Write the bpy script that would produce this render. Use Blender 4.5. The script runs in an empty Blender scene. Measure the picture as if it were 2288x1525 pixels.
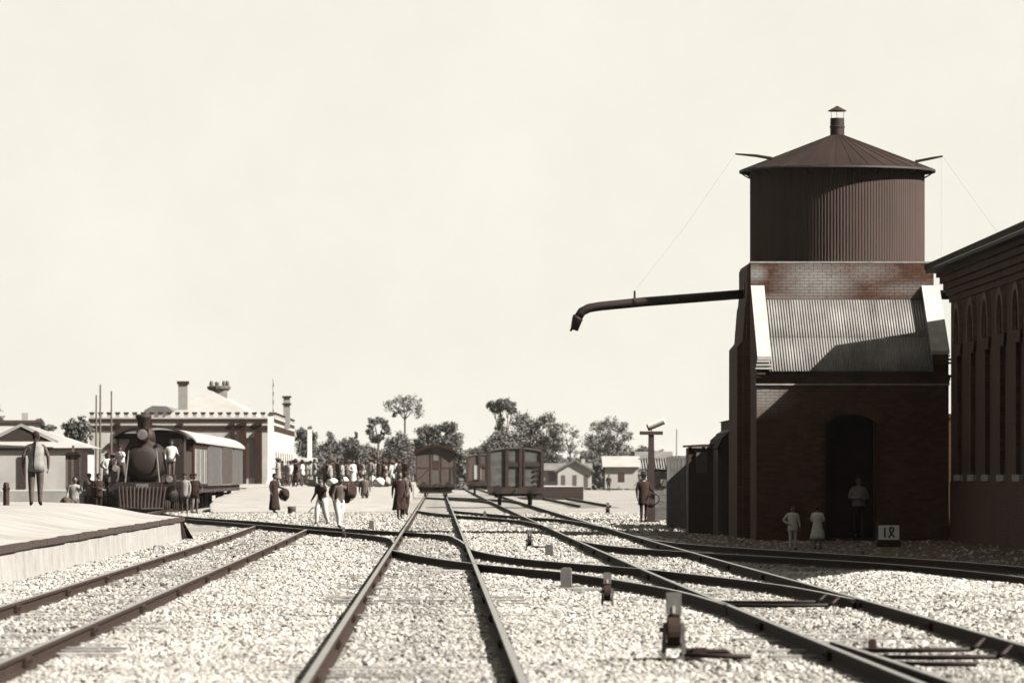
import bpy, bmesh, math, random
import numpy as np
from mathutils import Vector, Matrix

random.seed(7)
RNG = np.random.default_rng(11)
SC = bpy.context.scene
COL = SC.collection
PI = math.pi
R = math.radians

# ------------------------------------------------------------------ camera
F, VX, VY, EYE = 12000.0, 979.0, 1063.0, 1.55      # long lens, level camera with a risen front
cam_d = bpy.data.cameras.new('camera')
cam_d.sensor_width = 36.0
cam_d.lens = 36.0 * F / 2288.0
cam_d.shift_x = (1144.0 - VX) / 2288.0
cam_d.shift_y = (VY - 762.5) / 2288.0
cam_d.clip_start = 0.5
cam_d.clip_end = 6000.0
cam_d.dof.use_dof = True
cam_d.dof.focus_distance = 110.0
cam_d.dof.aperture_fstop = 5.0
cam = bpy.data.objects.new('camera', cam_d)
cam.location = (0, 0, EYE)
cam.rotation_euler = (R(90), 0, 0)
COL.objects.link(cam)
SC.camera = cam

# ------------------------------------------------------------------ sky and sun
SUN_AZ, SUN_EL = 66.0, 40.0        # azimuth: degrees to the right of "straight behind the camera"
sd = Vector((math.sin(R(SUN_AZ)) * math.cos(R(SUN_EL)), -math.cos(R(SUN_AZ)) * math.cos(R(SUN_EL)), math.sin(R(SUN_EL))))
world = bpy.data.worlds.new('World')
SC.world = world
world.use_nodes = True
wn = world.node_tree
wn.nodes.clear()
w_out = wn.nodes.new('ShaderNodeOutputWorld')
w_bg = wn.nodes.new('ShaderNodeBackground')
w_sky = wn.nodes.new('ShaderNodeTexSky')
w_sky.sky_type = 'NISHITA'
w_sky.sun_disc = False
w_sky.sun_elevation = R(SUN_EL)
w_sky.sun_rotation = math.atan2(sd.x, sd.y)
w_bw = wn.nodes.new('ShaderNodeRGBToBW')
wn.links.new(w_sky.outputs[0], w_bw.inputs[0])
w_map = wn.nodes.new('ShaderNodeMapRange')           # thin white overcast veil evens the sky out
w_map.inputs[1].default_value = 0.0
w_map.inputs[2].default_value = 12.0
w_map.inputs[3].default_value = 1.95
w_map.inputs[4].default_value = 2.20
wn.links.new(w_bw.outputs[0], w_map.inputs[0])
w_mul = wn.nodes.new('ShaderNodeVectorMath')
w_mul.operation = 'MULTIPLY'
w_mul.inputs[1].default_value = (1.02, 0.988, 0.878)
wn.links.new(w_map.outputs[0], w_mul.inputs[0])
w_tc = wn.nodes.new('ShaderNodeTexCoord')              # faint uneven veil of thin cloud
w_nz = wn.nodes.new('ShaderNodeTexNoise')
w_nz.inputs['Scale'].default_value = 26.0
w_nz.inputs['Detail'].default_value = 9.0
w_nz.inputs['Roughness'].default_value = 0.68
wn.links.new(w_tc.outputs['Generated'], w_nz.inputs['Vector'])
w_vr = wn.nodes.new('ShaderNodeMapRange')
w_vr.inputs[1].default_value, w_vr.inputs[2].default_value = 0.3, 0.7
w_vr.inputs[3].default_value, w_vr.inputs[4].default_value = 0.955, 1.03
wn.links.new(w_nz.outputs['Fac'], w_vr.inputs[0])
w_sc = wn.nodes.new('ShaderNodeVectorMath')
w_sc.operation = 'SCALE'
wn.links.new(w_mul.outputs[0], w_sc.inputs[0])
wn.links.new(w_vr.outputs[0], w_sc.inputs['Scale'])
wn.links.new(w_sc.outputs[0], w_bg.inputs[0])
w_bg.inputs[1].default_value = 0.0555
wn.links.new(w_bg.outputs[0], w_out.inputs[0])

sun_d = bpy.data.lights.new('sun', 'SUN')
sun_d.energy = 5.0
sun_d.angle = R(0.5)
sun_d.color = (1.0, 0.965, 0.90)
sun = bpy.data.objects.new('sun', sun_d)
sun.rotation_euler = sd.to_track_quat('Z', 'Y').to_euler()
sun.location = (60, -40, 80)
COL.objects.link(sun)

SC.view_settings.view_transform = 'Standard'
SC.view_settings.look = 'None'
SC.view_settings.exposure = 3.0
SC.view_settings.gamma = 1.0
SC.view_settings.use_curve_mapping = False
SC.render.engine = 'CYCLES'
SC.cycles.use_denoising = True
SC.cycles.max_bounces = 6
SC.cycles.volume_bounces = 0

# ------------------------------------------------------------------ helpers
def P(x, y, D):
    "world point seen at photograph position x, y and standing at distance D"
    return Vector(((x - VX) * D / F, D, EYE - (y - VY) * D / F))

def G(x, y, z=0.0):
    "world point on the level z"
    D = F * (EYE - z) / (y - VY)
    return Vector(((x - VX) * D / F, D, z))

def sep(v):
    "a surface tone: deep tones are red brown, pale ones cream"
    v *= 0.78
    k = max(0.0, 1.0 - v / 0.030)
    return (v * (1.02 + 0.58 * k), v * (0.965 - 0.39 * k), v * (0.90 - 0.58 * k))

class MB:
    def __init__(self):
        self.v, self.f, self.m = [], [], []
    def add(self, vs, fs, mi=0):
        n = len(self.v)
        self.v += [tuple(p) for p in vs]
        self.f += [tuple(i + n for i in q) for q in fs]
        self.m += [mi] * len(fs)
        return self
    def box(self, x0, x1, y0, y1, z0, z1, mi=0):
        vs = [(x0, y0, z0), (x1, y0, z0), (x1, y1, z0), (x0, y1, z0), (x0, y0, z1), (x1, y0, z1), (x1, y1, z1), (x0, y1, z1)]
        return self.add(vs, [(0, 3, 2, 1), (4, 5, 6, 7), (0, 1, 5, 4), (1, 2, 6, 5), (2, 3, 7, 6), (3, 0, 4, 7)], mi)
    def prism(self, poly, axis, a, b, mi=0):
        "poly: 2D outline; extruded along axis from a to b. x:(y,z)  y:(x,z)  z:(x,y)"
        n = len(poly)
        def pt(p, t):
            return {'x': (t, p[0], p[1]), 'y': (p[0], t, p[1]), 'z': (p[0], p[1], t)}[axis]
        vs = [pt(p, a) for p in poly] + [pt(p, b) for p in poly]
        fs = [tuple(range(n - 1, -1, -1)), tuple(range(n, 2 * n))] + [(i, (i + 1) % n, n + (i + 1) % n, n + i) for i in range(n)]
        return self.add(vs, fs, mi)
    def tube(self, pts, rad, n=8, mi=0, cap=True):
        pts = [Vector(p) for p in pts]
        if not hasattr(rad, '__len__'):
            rad = [rad] * len(pts)
        vs, fs = [], []
        up = Vector((0, 0, 1))
        prev = None
        for i, p in enumerate(pts):
            d = (pts[min(i + 1, len(pts) - 1)] - pts[max(i - 1, 0)])
            d = d.normalized() if d.length > 1e-9 else up
            if prev is None:
                a = d.orthogonal().normalized()
            else:
                a = (prev - d * prev.dot(d))
                a = a.normalized() if a.length > 1e-6 else d.orthogonal().normalized()
            prev = a
            b = d.cross(a)
            for k in range(n):
                t = 2 * PI * k / n
                vs.append(p + (a * math.cos(t) + b * math.sin(t)) * rad[i])
        for i in range(len(pts) - 1):
            for k in range(n):
                fs.append((i * n + k, i * n + (k + 1) % n, (i + 1) * n + (k + 1) % n, (i + 1) * n + k))
        if cap:
            fs.append(tuple(range(n - 1, -1, -1)))
            fs.append(tuple(range((len(pts) - 1) * n, len(pts) * n)))
        return self.add(vs, fs, mi)
    def lathe(self, prof, c=(0, 0, 0), axis='z', n=24, mi=0, cap=True):
        vs, fs = [], []
        for (r, h) in prof:
            for k in range(n):
                t = 2 * PI * k / n
                u, w = r * math.cos(t), r * math.sin(t)
                q = {'z': (u, w, h), 'y': (u, h, w), 'x': (h, u, w)}[axis]
                vs.append((c[0] + q[0], c[1] + q[1], c[2] + q[2]))
        m = len(prof)
        for i in range(m - 1):
            for k in range(n):
                fs.append((i * n + k, i * n + (k + 1) % n, (i + 1) * n + (k + 1) % n, (i + 1) * n + k))
        if cap:
            fs.append(tuple(range(n - 1, -1, -1)))
            fs.append(tuple(range((m - 1) * n, m * n)))
        return self.add(vs, fs, mi)
    def ball(self, c, r, n=10, mi=0, sq=(1, 1, 1)):
        prof = [(max(1e-4, math.sin(PI * i / n)), -math.cos(PI * i / n)) for i in range(n + 1)]
        k0 = len(self.v)
        self.lathe(prof, (0, 0, 0), 'z', n + 2, mi)
        for i in range(k0, len(self.v)):
            x, y, z = self.v[i]
            self.v[i] = (c[0] + x * r * sq[0], c[1] + y * r * sq[1], c[2] + z * r * sq[2])
        return self
    def mesh(self, name, mats, smooth=False, fix=True):
        me = bpy.data.meshes.new(name)
        me.from_pydata(self.v, [], self.f)
        for m in (mats if isinstance(mats, (list, tuple)) else [mats]):
            me.materials.append(m)
        if any(self.m):
            me.polygons.foreach_set('material_index', self.m)
        if fix:
            bm = bmesh.new()
            bm.from_mesh(me)
            bmesh.ops.recalc_face_normals(bm, faces=bm.faces)
            bm.to_mesh(me)
            bm.free()
        if smooth:
            me.polygons.foreach_set('use_smooth', [True] * len(me.polygons))
        me.update()
        return me
    def build(self, name, mats, parent=None, smooth=False, world=False, fix=True):
        if world and parent is not None:
            o = Vector((0, 0, 0))
            q = parent
            while q is not None:
                o += Vector(q.location)
                q = q.parent
            self.v = [(a - o.x, b - o.y, c - o.z) for a, b, c in self.v]
        ob = bpy.data.objects.new(name, self.mesh(name, mats, smooth, fix))
        COL.objects.link(ob)
        ob.parent = parent
        return ob

def tag(o, label=None, cat=None, group=None, kind=None):
    for k, v in (('label', label), ('category', cat), ('group', group), ('kind', kind)):
        if v:
            o[k] = v
    return o

def thing(name, label, cat, loc=(0, 0, 0), rotz=0.0, group=None):
    o = bpy.data.objects.new(name, None)
    o.empty_display_size = 0.2
    COL.objects.link(o)
    o.location = loc
    o.rotation_euler = (0, 0, rotz)
    return tag(o, label, cat, group)

def copy_tree(o, parent=None):
    c = o.copy()
    COL.objects.link(c)
    c.parent = parent
    for ch in list(o.children):
        copy_tree(ch, c)
    return c

def place(me, name, parent, loc, rotz=0.0):
    o = bpy.data.objects.new(name, me)
    COL.objects.link(o)
    o.parent = parent
    o.location = loc
    o.rotation_euler = (0, 0, rotz)
    return o

# ------------------------------------------------------------------ materials
def new_mat(name):
    m = bpy.data.materials.new(name)
    m.use_nodes = True
    nt = m.node_tree
    nt.nodes.clear()
    out = nt.nodes.new('ShaderNodeOutputMaterial')
    b = nt.nodes.new('ShaderNodeBsdfPrincipled')
    nt.links.new(b.outputs[0], out.inputs[0])
    return m, nt, b

def node(nt, typ, **kw):
    n = nt.nodes.new(typ)
    for k, v in kw.items():
        setattr(n, k, v)
    return n

def mathn(nt, op, a, b=None, clamp=False):
    n = node(nt, 'ShaderNodeMath', operation=op, use_clamp=clamp)
    for i, s in enumerate((a, b)):
        if s is None:
            continue
        if isinstance(s, (int, float)):
            n.inputs[i].default_value = s
        else:
            nt.links.new(s, n.inputs[i])
    return n.outputs[0]

def ramp2(nt, fac, c0, c1, p0=0.0, p1=1.0):
    r = node(nt, 'ShaderNodeValToRGB')
    r.color_ramp.elements[0].position = p0
    r.color_ramp.elements[1].position = p1
    r.color_ramp.elements[0].color = (*c0, 1)
    r.color_ramp.elements[1].color = (*c1, 1)
    nt.links.new(fac, r.inputs[0])
    return r.outputs[0]

def noise(nt, scale, detail=4.0, rough=0.6, vec=None, world=True):
    n = node(nt, 'ShaderNodeTexNoise')
    n.inputs['Scale'].default_value = scale
    n.inputs['Detail'].default_value = detail
    n.inputs['Roughness'].default_value = rough
    if vec is None:
        if world:
            g = node(nt, 'ShaderNodeNewGeometry')
            vec = g.outputs['Position']
        else:
            vec = node(nt, 'ShaderNodeTexCoord').outputs['Object']
    nt.links.new(vec, n.inputs['Vector'])
    return n.outputs['Fac']

def bump(nt, b, h, strength, dist):
    n = node(nt, 'ShaderNodeBump')
    n.inputs['Strength'].default_value = strength
    n.inputs['Distance'].default_value = dist
    nt.links.new(h, n.inputs['Height'])
    nt.links.new(n.outputs[0], b.inputs['Normal'])

def streak(nt, cc, amount, sc=(2.2, 2.2, 0.12)):
    g = node(nt, 'ShaderNodeNewGeometry')
    vm = node(nt, 'ShaderNodeVectorMath', operation='MULTIPLY')
    nt.links.new(g.outputs['Position'], vm.inputs[0])
    vm.inputs[1].default_value = sc
    n = noise(nt, 1.0, 7.0, 0.7, vec=vm.outputs[0])
    mx = node(nt, 'ShaderNodeMix', data_type='RGBA', blend_type='MULTIPLY')
    mx.inputs[0].default_value = 1.0
    nt.links.new(cc, mx.inputs[6])
    nt.links.new(ramp2(nt, n, (1 - amount,) * 3, (1 + amount,) * 3, 0.32, 0.68), mx.inputs[7])
    return mx.outputs[2]

def plain(name, v, vary=0.35, scale=3.0, rough=0.8, spec=0.3, metal=0.0, bmp=0.15, island=0.0, objrand=0.0, world=True, col=None, run=0.0, runscale=(2.2, 2.2, 0.12)):
    m, nt, b = new_mat(name)
    c = col or sep(v)
    f = noise(nt, scale, 6.0, 0.65, world=world)
    lo = tuple(x * (1 - vary) for x in c)
    hi = tuple(min(0.9, x * (1 + vary)) for x in c)
    cc = ramp2(nt, f, lo, hi, 0.3, 0.7)
    if island or objrand:
        g = node(nt, 'ShaderNodeNewGeometry')
        oi = node(nt, 'ShaderNodeObjectInfo')
        s = mathn(nt, 'MULTIPLY', g.outputs['Random Per Island'], island * 2)
        s2 = mathn(nt, 'MULTIPLY', oi.outputs['Random'], objrand * 2)
        s = mathn(nt, 'ADD', s, s2)
        s = mathn(nt, 'ADD', s, 1.0 - island - objrand)
        vm = node(nt, 'ShaderNodeVectorMath', operation='SCALE')
        nt.links.new(cc, vm.inputs[0])
        nt.links.new(s, vm.inputs['Scale'])
        cc = vm.outputs[0]
    if run:
        cc = streak(nt, cc, run, runscale)
    nt.links.new(cc, b.inputs['Base Color'])
    b.inputs['Roughness'].default_value = rough
    b.inputs['Specular IOR Level'].default_value = spec
    b.inputs['Metallic'].default_value = metal
    if bmp:
        bump(nt, b, noise(nt, scale * 9, 4.0, 0.7, world=world), bmp, 0.02)
    return m

M = {}
M['iron'] = plain('black_iron', 0.0042, 0.5, 2.5, 0.7, 0.14)
M['rust'] = plain('rusty_rail_steel', 0.0075, 0.4, 6.0, 0.9, 0.08, col=(0.0088, 0.0050, 0.0036))
M['railtop'] = plain('worn_rail_head', 0.11, 0.3, 5.0, 0.38, 0.5, 0.6, bmp=0.05)
M['timber'] = plain('dark_timber', 0.0075, 0.45, 5.0, 0.85, 0.2, objrand=0.2)
M['sleeper'] = plain('weathered_sleeper', 0.1, 0.5, 7.0, 0.9, 0.1, objrand=0.35)
M['greywood'] = plain('grey_painted_wood', 0.032, 0.3, 4.0, 0.8, 0.2, objrand=0.15)
M['vanwood'] = plain('van_end_boarding', 0.021, 0.25, 3.0, 0.75, 0.25, objrand=0.12)
M['palepanel'] = plain('pale_wagon_panel', 0.052, 0.25, 3.0, 0.8, 0.2, objrand=0.15)
M['white'] = plain('limewash', 0.112, 0.25, 1.6, 0.95, 0.05, bmp=0.9)
M['whitepaint'] = plain('white_paint', 0.15, 0.12, 2.0, 0.7, 0.2)
M['zinc'] = plain('galvanised_sheet', 0.070, 0.28, 0.8, 0.75, 0.12, bmp=0.06, objrand=0.10, run=0.3, runscale=(2.5, 0.3, 0.3))
M['tanksheet'] = plain('painted_tank_sheet', 0.022, 0.10, 0.5, 0.9, 0.06, bmp=0.05, col=(0.0178, 0.0124, 0.0104), run=0.14)
M['roofsheet'] = plain('tank_roof_sheet', 0.009, 0.35, 1.2, 0.9, 0.05, objrand=0.2, col=(0.0070, 0.0044, 0.0034))
M['stone'] = plain('dressed_stone', 0.1, 0.25, 5.0, 0.9, 0.15)
M['coping'] = plain('limewashed_coping', 0.15, 0.2, 4.0, 0.9, 0.1)
M['render'] = plain('station_render', 0.155, 0.22, 0.5, 0.9, 0.1)
M['renderpale'] = plain('house_render', 0.15, 0.15, 0.4, 0.9, 0.1)
M['band'] = plain('dark_brick_band', 0.0075, 0.3, 1.0, 0.9, 0.06)
M['roofwhite'] = plain('pale_sheet_roof', 0.115, 0.15, 0.6, 0.6, 0.3)
M['rooftile'] = plain('grey_tile_roof', 0.045, 0.3, 1.0, 0.85, 0.2)
M['glass'] = plain('dark_window_glass', 0.012, 0.2, 1.0, 0.15, 0.5, bmp=0)
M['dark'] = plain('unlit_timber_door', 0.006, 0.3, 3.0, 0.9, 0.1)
M['skin'] = plain('skin', 0.03, 0.15, 8.0, 0.6, 0.3, world=False)
M['hair'] = plain('black_hair', 0.004, 0.3, 20.0, 0.8, 0.08, world=False)
M['c_dark'] = plain('dark_cotton', 0.006, 0.35, 9.0, 0.9, 0.1, world=False)
M['c_mid'] = plain('grey_cotton', 0.03, 0.3, 9.0, 0.9, 0.1, world=False)
M['c_pale'] = plain('pale_cotton', 0.09, 0.25, 9.0, 0.9, 0.1, world=False)
M['c_white'] = plain('white_cotton', 0.2, 0.12, 9.0, 0.9, 0.1, world=False)
M['basket'] = plain('woven_straw', 0.02, 0.4, 30.0, 0.9, 0.1, world=False)
M['mastwhite'] = plain('bright_white_paint', 0.30, 0.06, 2.0, 0.7, 0.2)
M['curtain'] = plain('white_curtain', 0.11, 0.15, 3.0, 0.9, 0.1)
M['wagonboard'] = plain('grey_wagon_board', 0.038, 0.35, 3.0, 0.85, 0.1, objrand=0.2)
M['bark'] = plain('tree_bark', 0.025, 0.4, 3.0, 0.9, 0.1)
M['soil'] = plain('trodden_earth', 0.12, 0.22, 0.6, 0.95, 0.05)
M['platform'] = plain('rolled_earth_platform', 0.118, 0.22, 0.9, 0.95, 0.05, bmp=0.6)
M['concrete'] = plain('grey_concrete', 0.045, 0.25, 12.0, 0.9, 0.1)

def leaf_mat(name, v):
    m, nt, b = new_mat(name)
    g = node(nt, 'ShaderNodeNewGeometry')
    n = noise(nt, 0.5, 3.0)
    s = mathn(nt, 'MULTIPLY', g.outputs['Random Per Island'], 0.5)
    s = mathn(nt, 'ADD', s, mathn(nt, 'MULTIPLY', n, 0.5))
    c = sep(v)
    nt.links.new(ramp2(nt, s, tuple(x * 0.45 for x in c), tuple(x * 1.6 for x in c), 0.15, 0.85), b.inputs['Base Color'])
    b.inputs['Roughness'].default_value = 0.8
    b.inputs['Specular IOR Level'].default_value = 0.15
    return m
M['leaf'] = leaf_mat('foliage', 0.042)
M['leafpale'] = leaf_mat('dry_foliage', 0.06)

def brown(v):
    v *= 0.78
    return (v * 1.50, v * 0.66, v * 0.41)

def brick_island(name, v, spread=0.45, stain_or_sun=None):
    "for bricks that are built one by one: every brick its own tone"
    m, nt, b = new_mat(name)
    g = node(nt, 'ShaderNodeNewGeometry')
    oi = node(nt, 'ShaderNodeObjectInfo')
    s = mathn(nt, 'FRACT', mathn(nt, 'ADD', mathn(nt, 'MULTIPLY', g.outputs['Random Per Island'], 7.13), mathn(nt, 'MULTIPLY', oi.outputs['Random'], 5.7)))
    n = noise(nt, 9.0, 5.0)
    s = mathn(nt, 'ADD', mathn(nt, 'MULTIPLY', s, 0.6), mathn(nt, 'MULTIPLY', n, 0.4))
    c = brown(v)
    cc = ramp2(nt, s, tuple(x * (1 - spread) for x in c), tuple(x * (1 + spread) for x in c), 0.1, 0.9)
    if stain_or_sun:
        # lime bloom on the parapet; sunlit corner of the annex painted paler
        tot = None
        for (cx, cz, rx, rz, amt) in stain_or_sun:
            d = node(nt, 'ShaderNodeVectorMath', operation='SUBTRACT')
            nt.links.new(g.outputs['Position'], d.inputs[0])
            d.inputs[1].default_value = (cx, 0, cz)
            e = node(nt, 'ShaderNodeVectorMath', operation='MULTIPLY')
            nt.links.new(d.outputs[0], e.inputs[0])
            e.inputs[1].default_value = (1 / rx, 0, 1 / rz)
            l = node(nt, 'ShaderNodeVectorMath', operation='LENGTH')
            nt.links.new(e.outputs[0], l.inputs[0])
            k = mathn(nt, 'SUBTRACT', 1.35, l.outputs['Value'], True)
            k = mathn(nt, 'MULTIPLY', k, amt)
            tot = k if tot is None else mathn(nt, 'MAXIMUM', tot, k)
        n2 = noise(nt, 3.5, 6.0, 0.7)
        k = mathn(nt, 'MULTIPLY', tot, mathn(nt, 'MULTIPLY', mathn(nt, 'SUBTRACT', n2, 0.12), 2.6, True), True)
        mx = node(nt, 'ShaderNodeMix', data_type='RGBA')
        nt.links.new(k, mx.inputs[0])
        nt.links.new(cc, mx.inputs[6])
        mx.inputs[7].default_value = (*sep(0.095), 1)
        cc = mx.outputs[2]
    nt.links.new(cc, b.inputs['Base Color'])
    b.inputs['Roughness'].default_value = 0.9
    b.inputs['Specular IOR Level'].default_value = 0.12
    bump(nt, b, noise(nt, 60.0, 3.0), 0.2, 0.01)
    return m

def brick_tex(name, v, axis, mort=1.6, scale=1.0):
    "brickwork too oblique or too far to tell the bricks apart"
    m, nt, b = new_mat(name)
    g = node(nt, 'ShaderNodeNewGeometry')
    s = node(nt, 'ShaderNodeSeparateXYZ')
    nt.links.new(g.outputs['Position'], s.inputs[0])
    c = node(nt, 'ShaderNodeCombineXYZ')
    nt.links.new(s.outputs['Y' if axis == 'x' else 'X'], c.inputs[0])
    nt.links.new(s.outputs['Z'], c.inputs[1])
    br = node(nt, 'ShaderNodeTexBrick')
    nt.links.new(c.outputs[0], br.inputs['Vector'])
    k = brown(v)
    br.inputs['Color1'].default_value = (*[x * 0.75 for x in k], 1)
    br.inputs['Color2'].default_value = (*[x * 1.25 for x in k], 1)
    br.inputs['Mortar'].default_value = (*[x * mort for x in k], 1)
    br.inputs['Scale'].default_value = scale
    br.inputs['Mortar Size'].default_value = 0.006
    br.inputs['Brick Width'].default_value = 0.24
    br.inputs['Row Height'].default_value = 0.08
    n = noise(nt, 0.7, 6.0, 0.7)
    mx = node(nt, 'ShaderNodeMix', data_type='RGBA', blend_type='MULTIPLY')
    mx.inputs[0].default_value = 1.0
    nt.links.new(br.outputs['Color'], mx.inputs[6])
    nt.links.new(ramp2(nt, n, (0.6, 0.6, 0.6), (1.3, 1.3, 1.3), 0.3, 0.7), mx.inputs[7])
    nt.links.new(mx.outputs[2], b.inputs['Base Color'])
    b.inputs['Roughness'].default_value = 0.92
    b.inputs['Specular IOR Level'].default_value = 0.1
    bump(nt, b, br.outputs['Fac'], -0.4, 0.01)
    return m
BV = 0.017
M['brick_x'] = brick_tex('brick_side', BV * 0.95, 'x')
M['brick_y'] = brick_tex('brick_front', BV, 'y')
M['brick'] = brick_island('brick', BV, 0.45, [(8.25, 3.62, 0.8, 0.5, 0.8)])  # pale patch painted where the sun strikes the annex wall's upper left
M['hood'] = plain('bounce_lit_hood_brick', 0.05, 0.3, 6.0, 0.9, 0.1, col=(0.055, 0.034, 0.026))  # paler than the wall: light bounced off the ground put into the colour
M['mortar'] = plain('mortar_bed', BV * 0.8, 0.3, 6.0, 0.95, 0.05, col=brown(BV * 0.8))

def soot(nt, cc, amount=0.42):
    "oil and ash dropped along the middle of each track, in uneven patches"
    g = node(nt, 'ShaderNodeNewGeometry')
    sx = node(nt, 'ShaderNodeSeparateXYZ')
    nt.links.new(g.outputs['Position'], sx.inputs[0])
    tot = None
    for c in (-0.165, -4.05, 4.0):
        k = mathn(nt, 'SUBTRACT', 1.0, mathn(nt, 'DIVIDE', mathn(nt, 'ABSOLUTE', mathn(nt, 'SUBTRACT', sx.outputs['X'], c)), 0.95), True)
        tot = k if tot is None else mathn(nt, 'MAXIMUM', tot, k)
    n = noise(nt, 0.9, 6.0, 0.7)
    k = mathn(nt, 'MULTIPLY', tot, mathn(nt, 'MULTIPLY', mathn(nt, 'SUBTRACT', n, 0.28), 2.4, True), True)
    k = mathn(nt, 'SUBTRACT', 1.0, mathn(nt, 'MULTIPLY', k, amount))
    vm = node(nt, 'ShaderNodeVectorMath', operation='SCALE')
    nt.links.new(cc, vm.inputs[0])
    nt.links.new(k, vm.inputs['Scale'])
    return vm.outputs[0]

def ballast_mat():
    m, nt, b = new_mat('ballast_bed')
    g = node(nt, 'ShaderNodeNewGeometry')
    vo = node(nt, 'ShaderNodeTexVoronoi', feature='F1')
    vo.inputs['Scale'].default_value = 16.0
    nt.links.new(g.outputs['Position'], vo.inputs['Vector'])
    bw = node(nt, 'ShaderNodeRGBToBW')
    nt.links.new(vo.outputs['Color'], bw.inputs[0])
    edge = mathn(nt, 'SUBTRACT', 1.0, mathn(nt, 'MULTIPLY', vo.outputs['Distance'], 0.9, True))
    big = noise(nt, 0.22, 5.0, 0.6)
    mid = noise(nt, 1.7, 5.0, 0.65)
    s = mathn(nt, 'ADD', mathn(nt, 'MULTIPLY', bw.outputs[0], 0.5), mathn(nt, 'MULTIPLY', mid, 0.5))
    c = ramp2(nt, s, sep(0.095), sep(0.20), 0.25, 0.72)
    mx = node(nt, 'ShaderNodeMix', data_type='RGBA', blend_type='MULTIPLY')
    mx.inputs[0].default_value = 1.0
    nt.links.new(c, mx.inputs[6])
    nt.links.new(ramp2(nt, big, (0.72, 0.70, 0.68), (1.15, 1.15, 1.15), 0.35, 0.65), mx.inputs[7])
    mx2 = node(nt, 'ShaderNodeMix', data_type='RGBA', blend_type='MULTIPLY')
    mx2.inputs[0].default_value = 0.55
    nt.links.new(mx.outputs[2], mx2.inputs[6])
    cm = node(nt, 'ShaderNodeCombineColor')
    for i in range(3):
        nt.links.new(edge, cm.inputs[i])
    nt.links.new(cm.outputs[0], mx2.inputs[7])
    nt.links.new(soot(nt, mx2.outputs[2]), b.inputs['Base Color'])
    b.inputs['Roughness'].default_value = 0.95
    b.inputs['Specular IOR Level'].default_value = 0.05
    bump(nt, b, edge, 0.9, 0.03)
    return m
M['ballast'] = ballast_mat()

def stone_mat():
    m, nt, b = new_mat('ballast_stone')
    oi = node(nt, 'ShaderNodeObjectInfo')
    r = node(nt, 'ShaderNodeValToRGB')
    e = r.color_ramp.elements
    e[0].position, e[0].color = 0.0, (*sep(0.03), 1)
    e[1].position, e[1].color = 1.0, (*sep(0.21), 1)
    for p, v in ((0.05, 0.035), (0.08, 0.09), (0.3, 0.135), (0.75, 0.17)):
        q = e.new(p)
        q.color = (*sep(v), 1)
    nt.links.new(oi.outputs['Random'], r.inputs[0])
    # dust and soot lie in patches over the yard
    n1 = noise(nt, 0.55, 5.0, 0.6)
    n2 = noise(nt, 2.6, 4.0, 0.6)
    f = mathn(nt, 'ADD', mathn(nt, 'MULTIPLY', n1, 0.6), mathn(nt, 'MULTIPLY', n2, 0.4))
    mx = node(nt, 'ShaderNodeMix', data_type='RGBA', blend_type='MULTIPLY')
    mx.inputs[0].default_value = 1.0
    nt.links.new(r.outputs[0], mx.inputs[6])
    nt.links.new(ramp2(nt, f, (0.60, 0.58, 0.56), (1.10, 1.10, 1.09), 0.36, 0.58), mx.inputs[7])
    nt.links.new(soot(nt, mx.outputs[2]), b.inputs['Base Color'])
    b.inputs['Roughness'].default_value = 0.95
    b.inputs['Specular IOR Level'].default_value = 0.05
    return m
M['pebble'] = stone_mat()

# ------------------------------------------------------------------ ground
def sm(t):
    t = np.clip(t, 0, 1)
    return t * t * (3 - 2 * t)

def ground_z(x, y):
    x = np.asarray(x, float)
    y = np.asarray(y, float)
    z = -0.10 * sm((x - 6.6) / 1.8) * sm((y - 96) / 8) * (1 - sm((y - 172) / 10))
    z = z + 0.17 * np.exp(-((x - 6.35) / 1.0) ** 2) * sm((y - 40) / 8) * (1 - sm((y - 76) / 10))
    z = z + 0.012 * np.sin(x * 2.3 + y * 0.31) * np.sin(y * 0.47 + 1.3) - 0.006
    return z

def axis_pts(spec):
    out = []
    for a, b, st in spec:
        out += list(np.arange(a, b, st))
    out.append(spec[-1][1])
    return np.array(out)

gx = axis_pts([(-900, -100, 200), (-100, -30, 10), (-30, 24, 0.6), (24, 100, 8), (100, 900, 200)])
gy = axis_pts([(-60, 24, 12), (24, 200, 1.6), (200, 500, 15), (500, 2600, 150)])
XX, YY = np.meshgrid(gx, gy)
ZZ = ground_z(XX, YY)
nx, ny = len(gx), len(gy)
me = bpy.data.meshes.new('ground')
idx = np.arange(nx * ny).reshape(ny, nx)
me.from_pydata(np.stack([XX.ravel(), YY.ravel(), ZZ.ravel()], 1).tolist(), [],
               np.stack([idx[:-1, :-1].ravel(), idx[:-1, 1:].ravel(), idx[1:, 1:].ravel(), idx[1:, :-1].ravel()], 1).tolist())
me.materials.append(M['ballast'])
me.polygons.foreach_set('use_smooth', [True] * len(me.polygons))
ground = bpy.data.objects.new('ground', me)
COL.objects.link(ground)
tag(ground, kind='structure')

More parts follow.
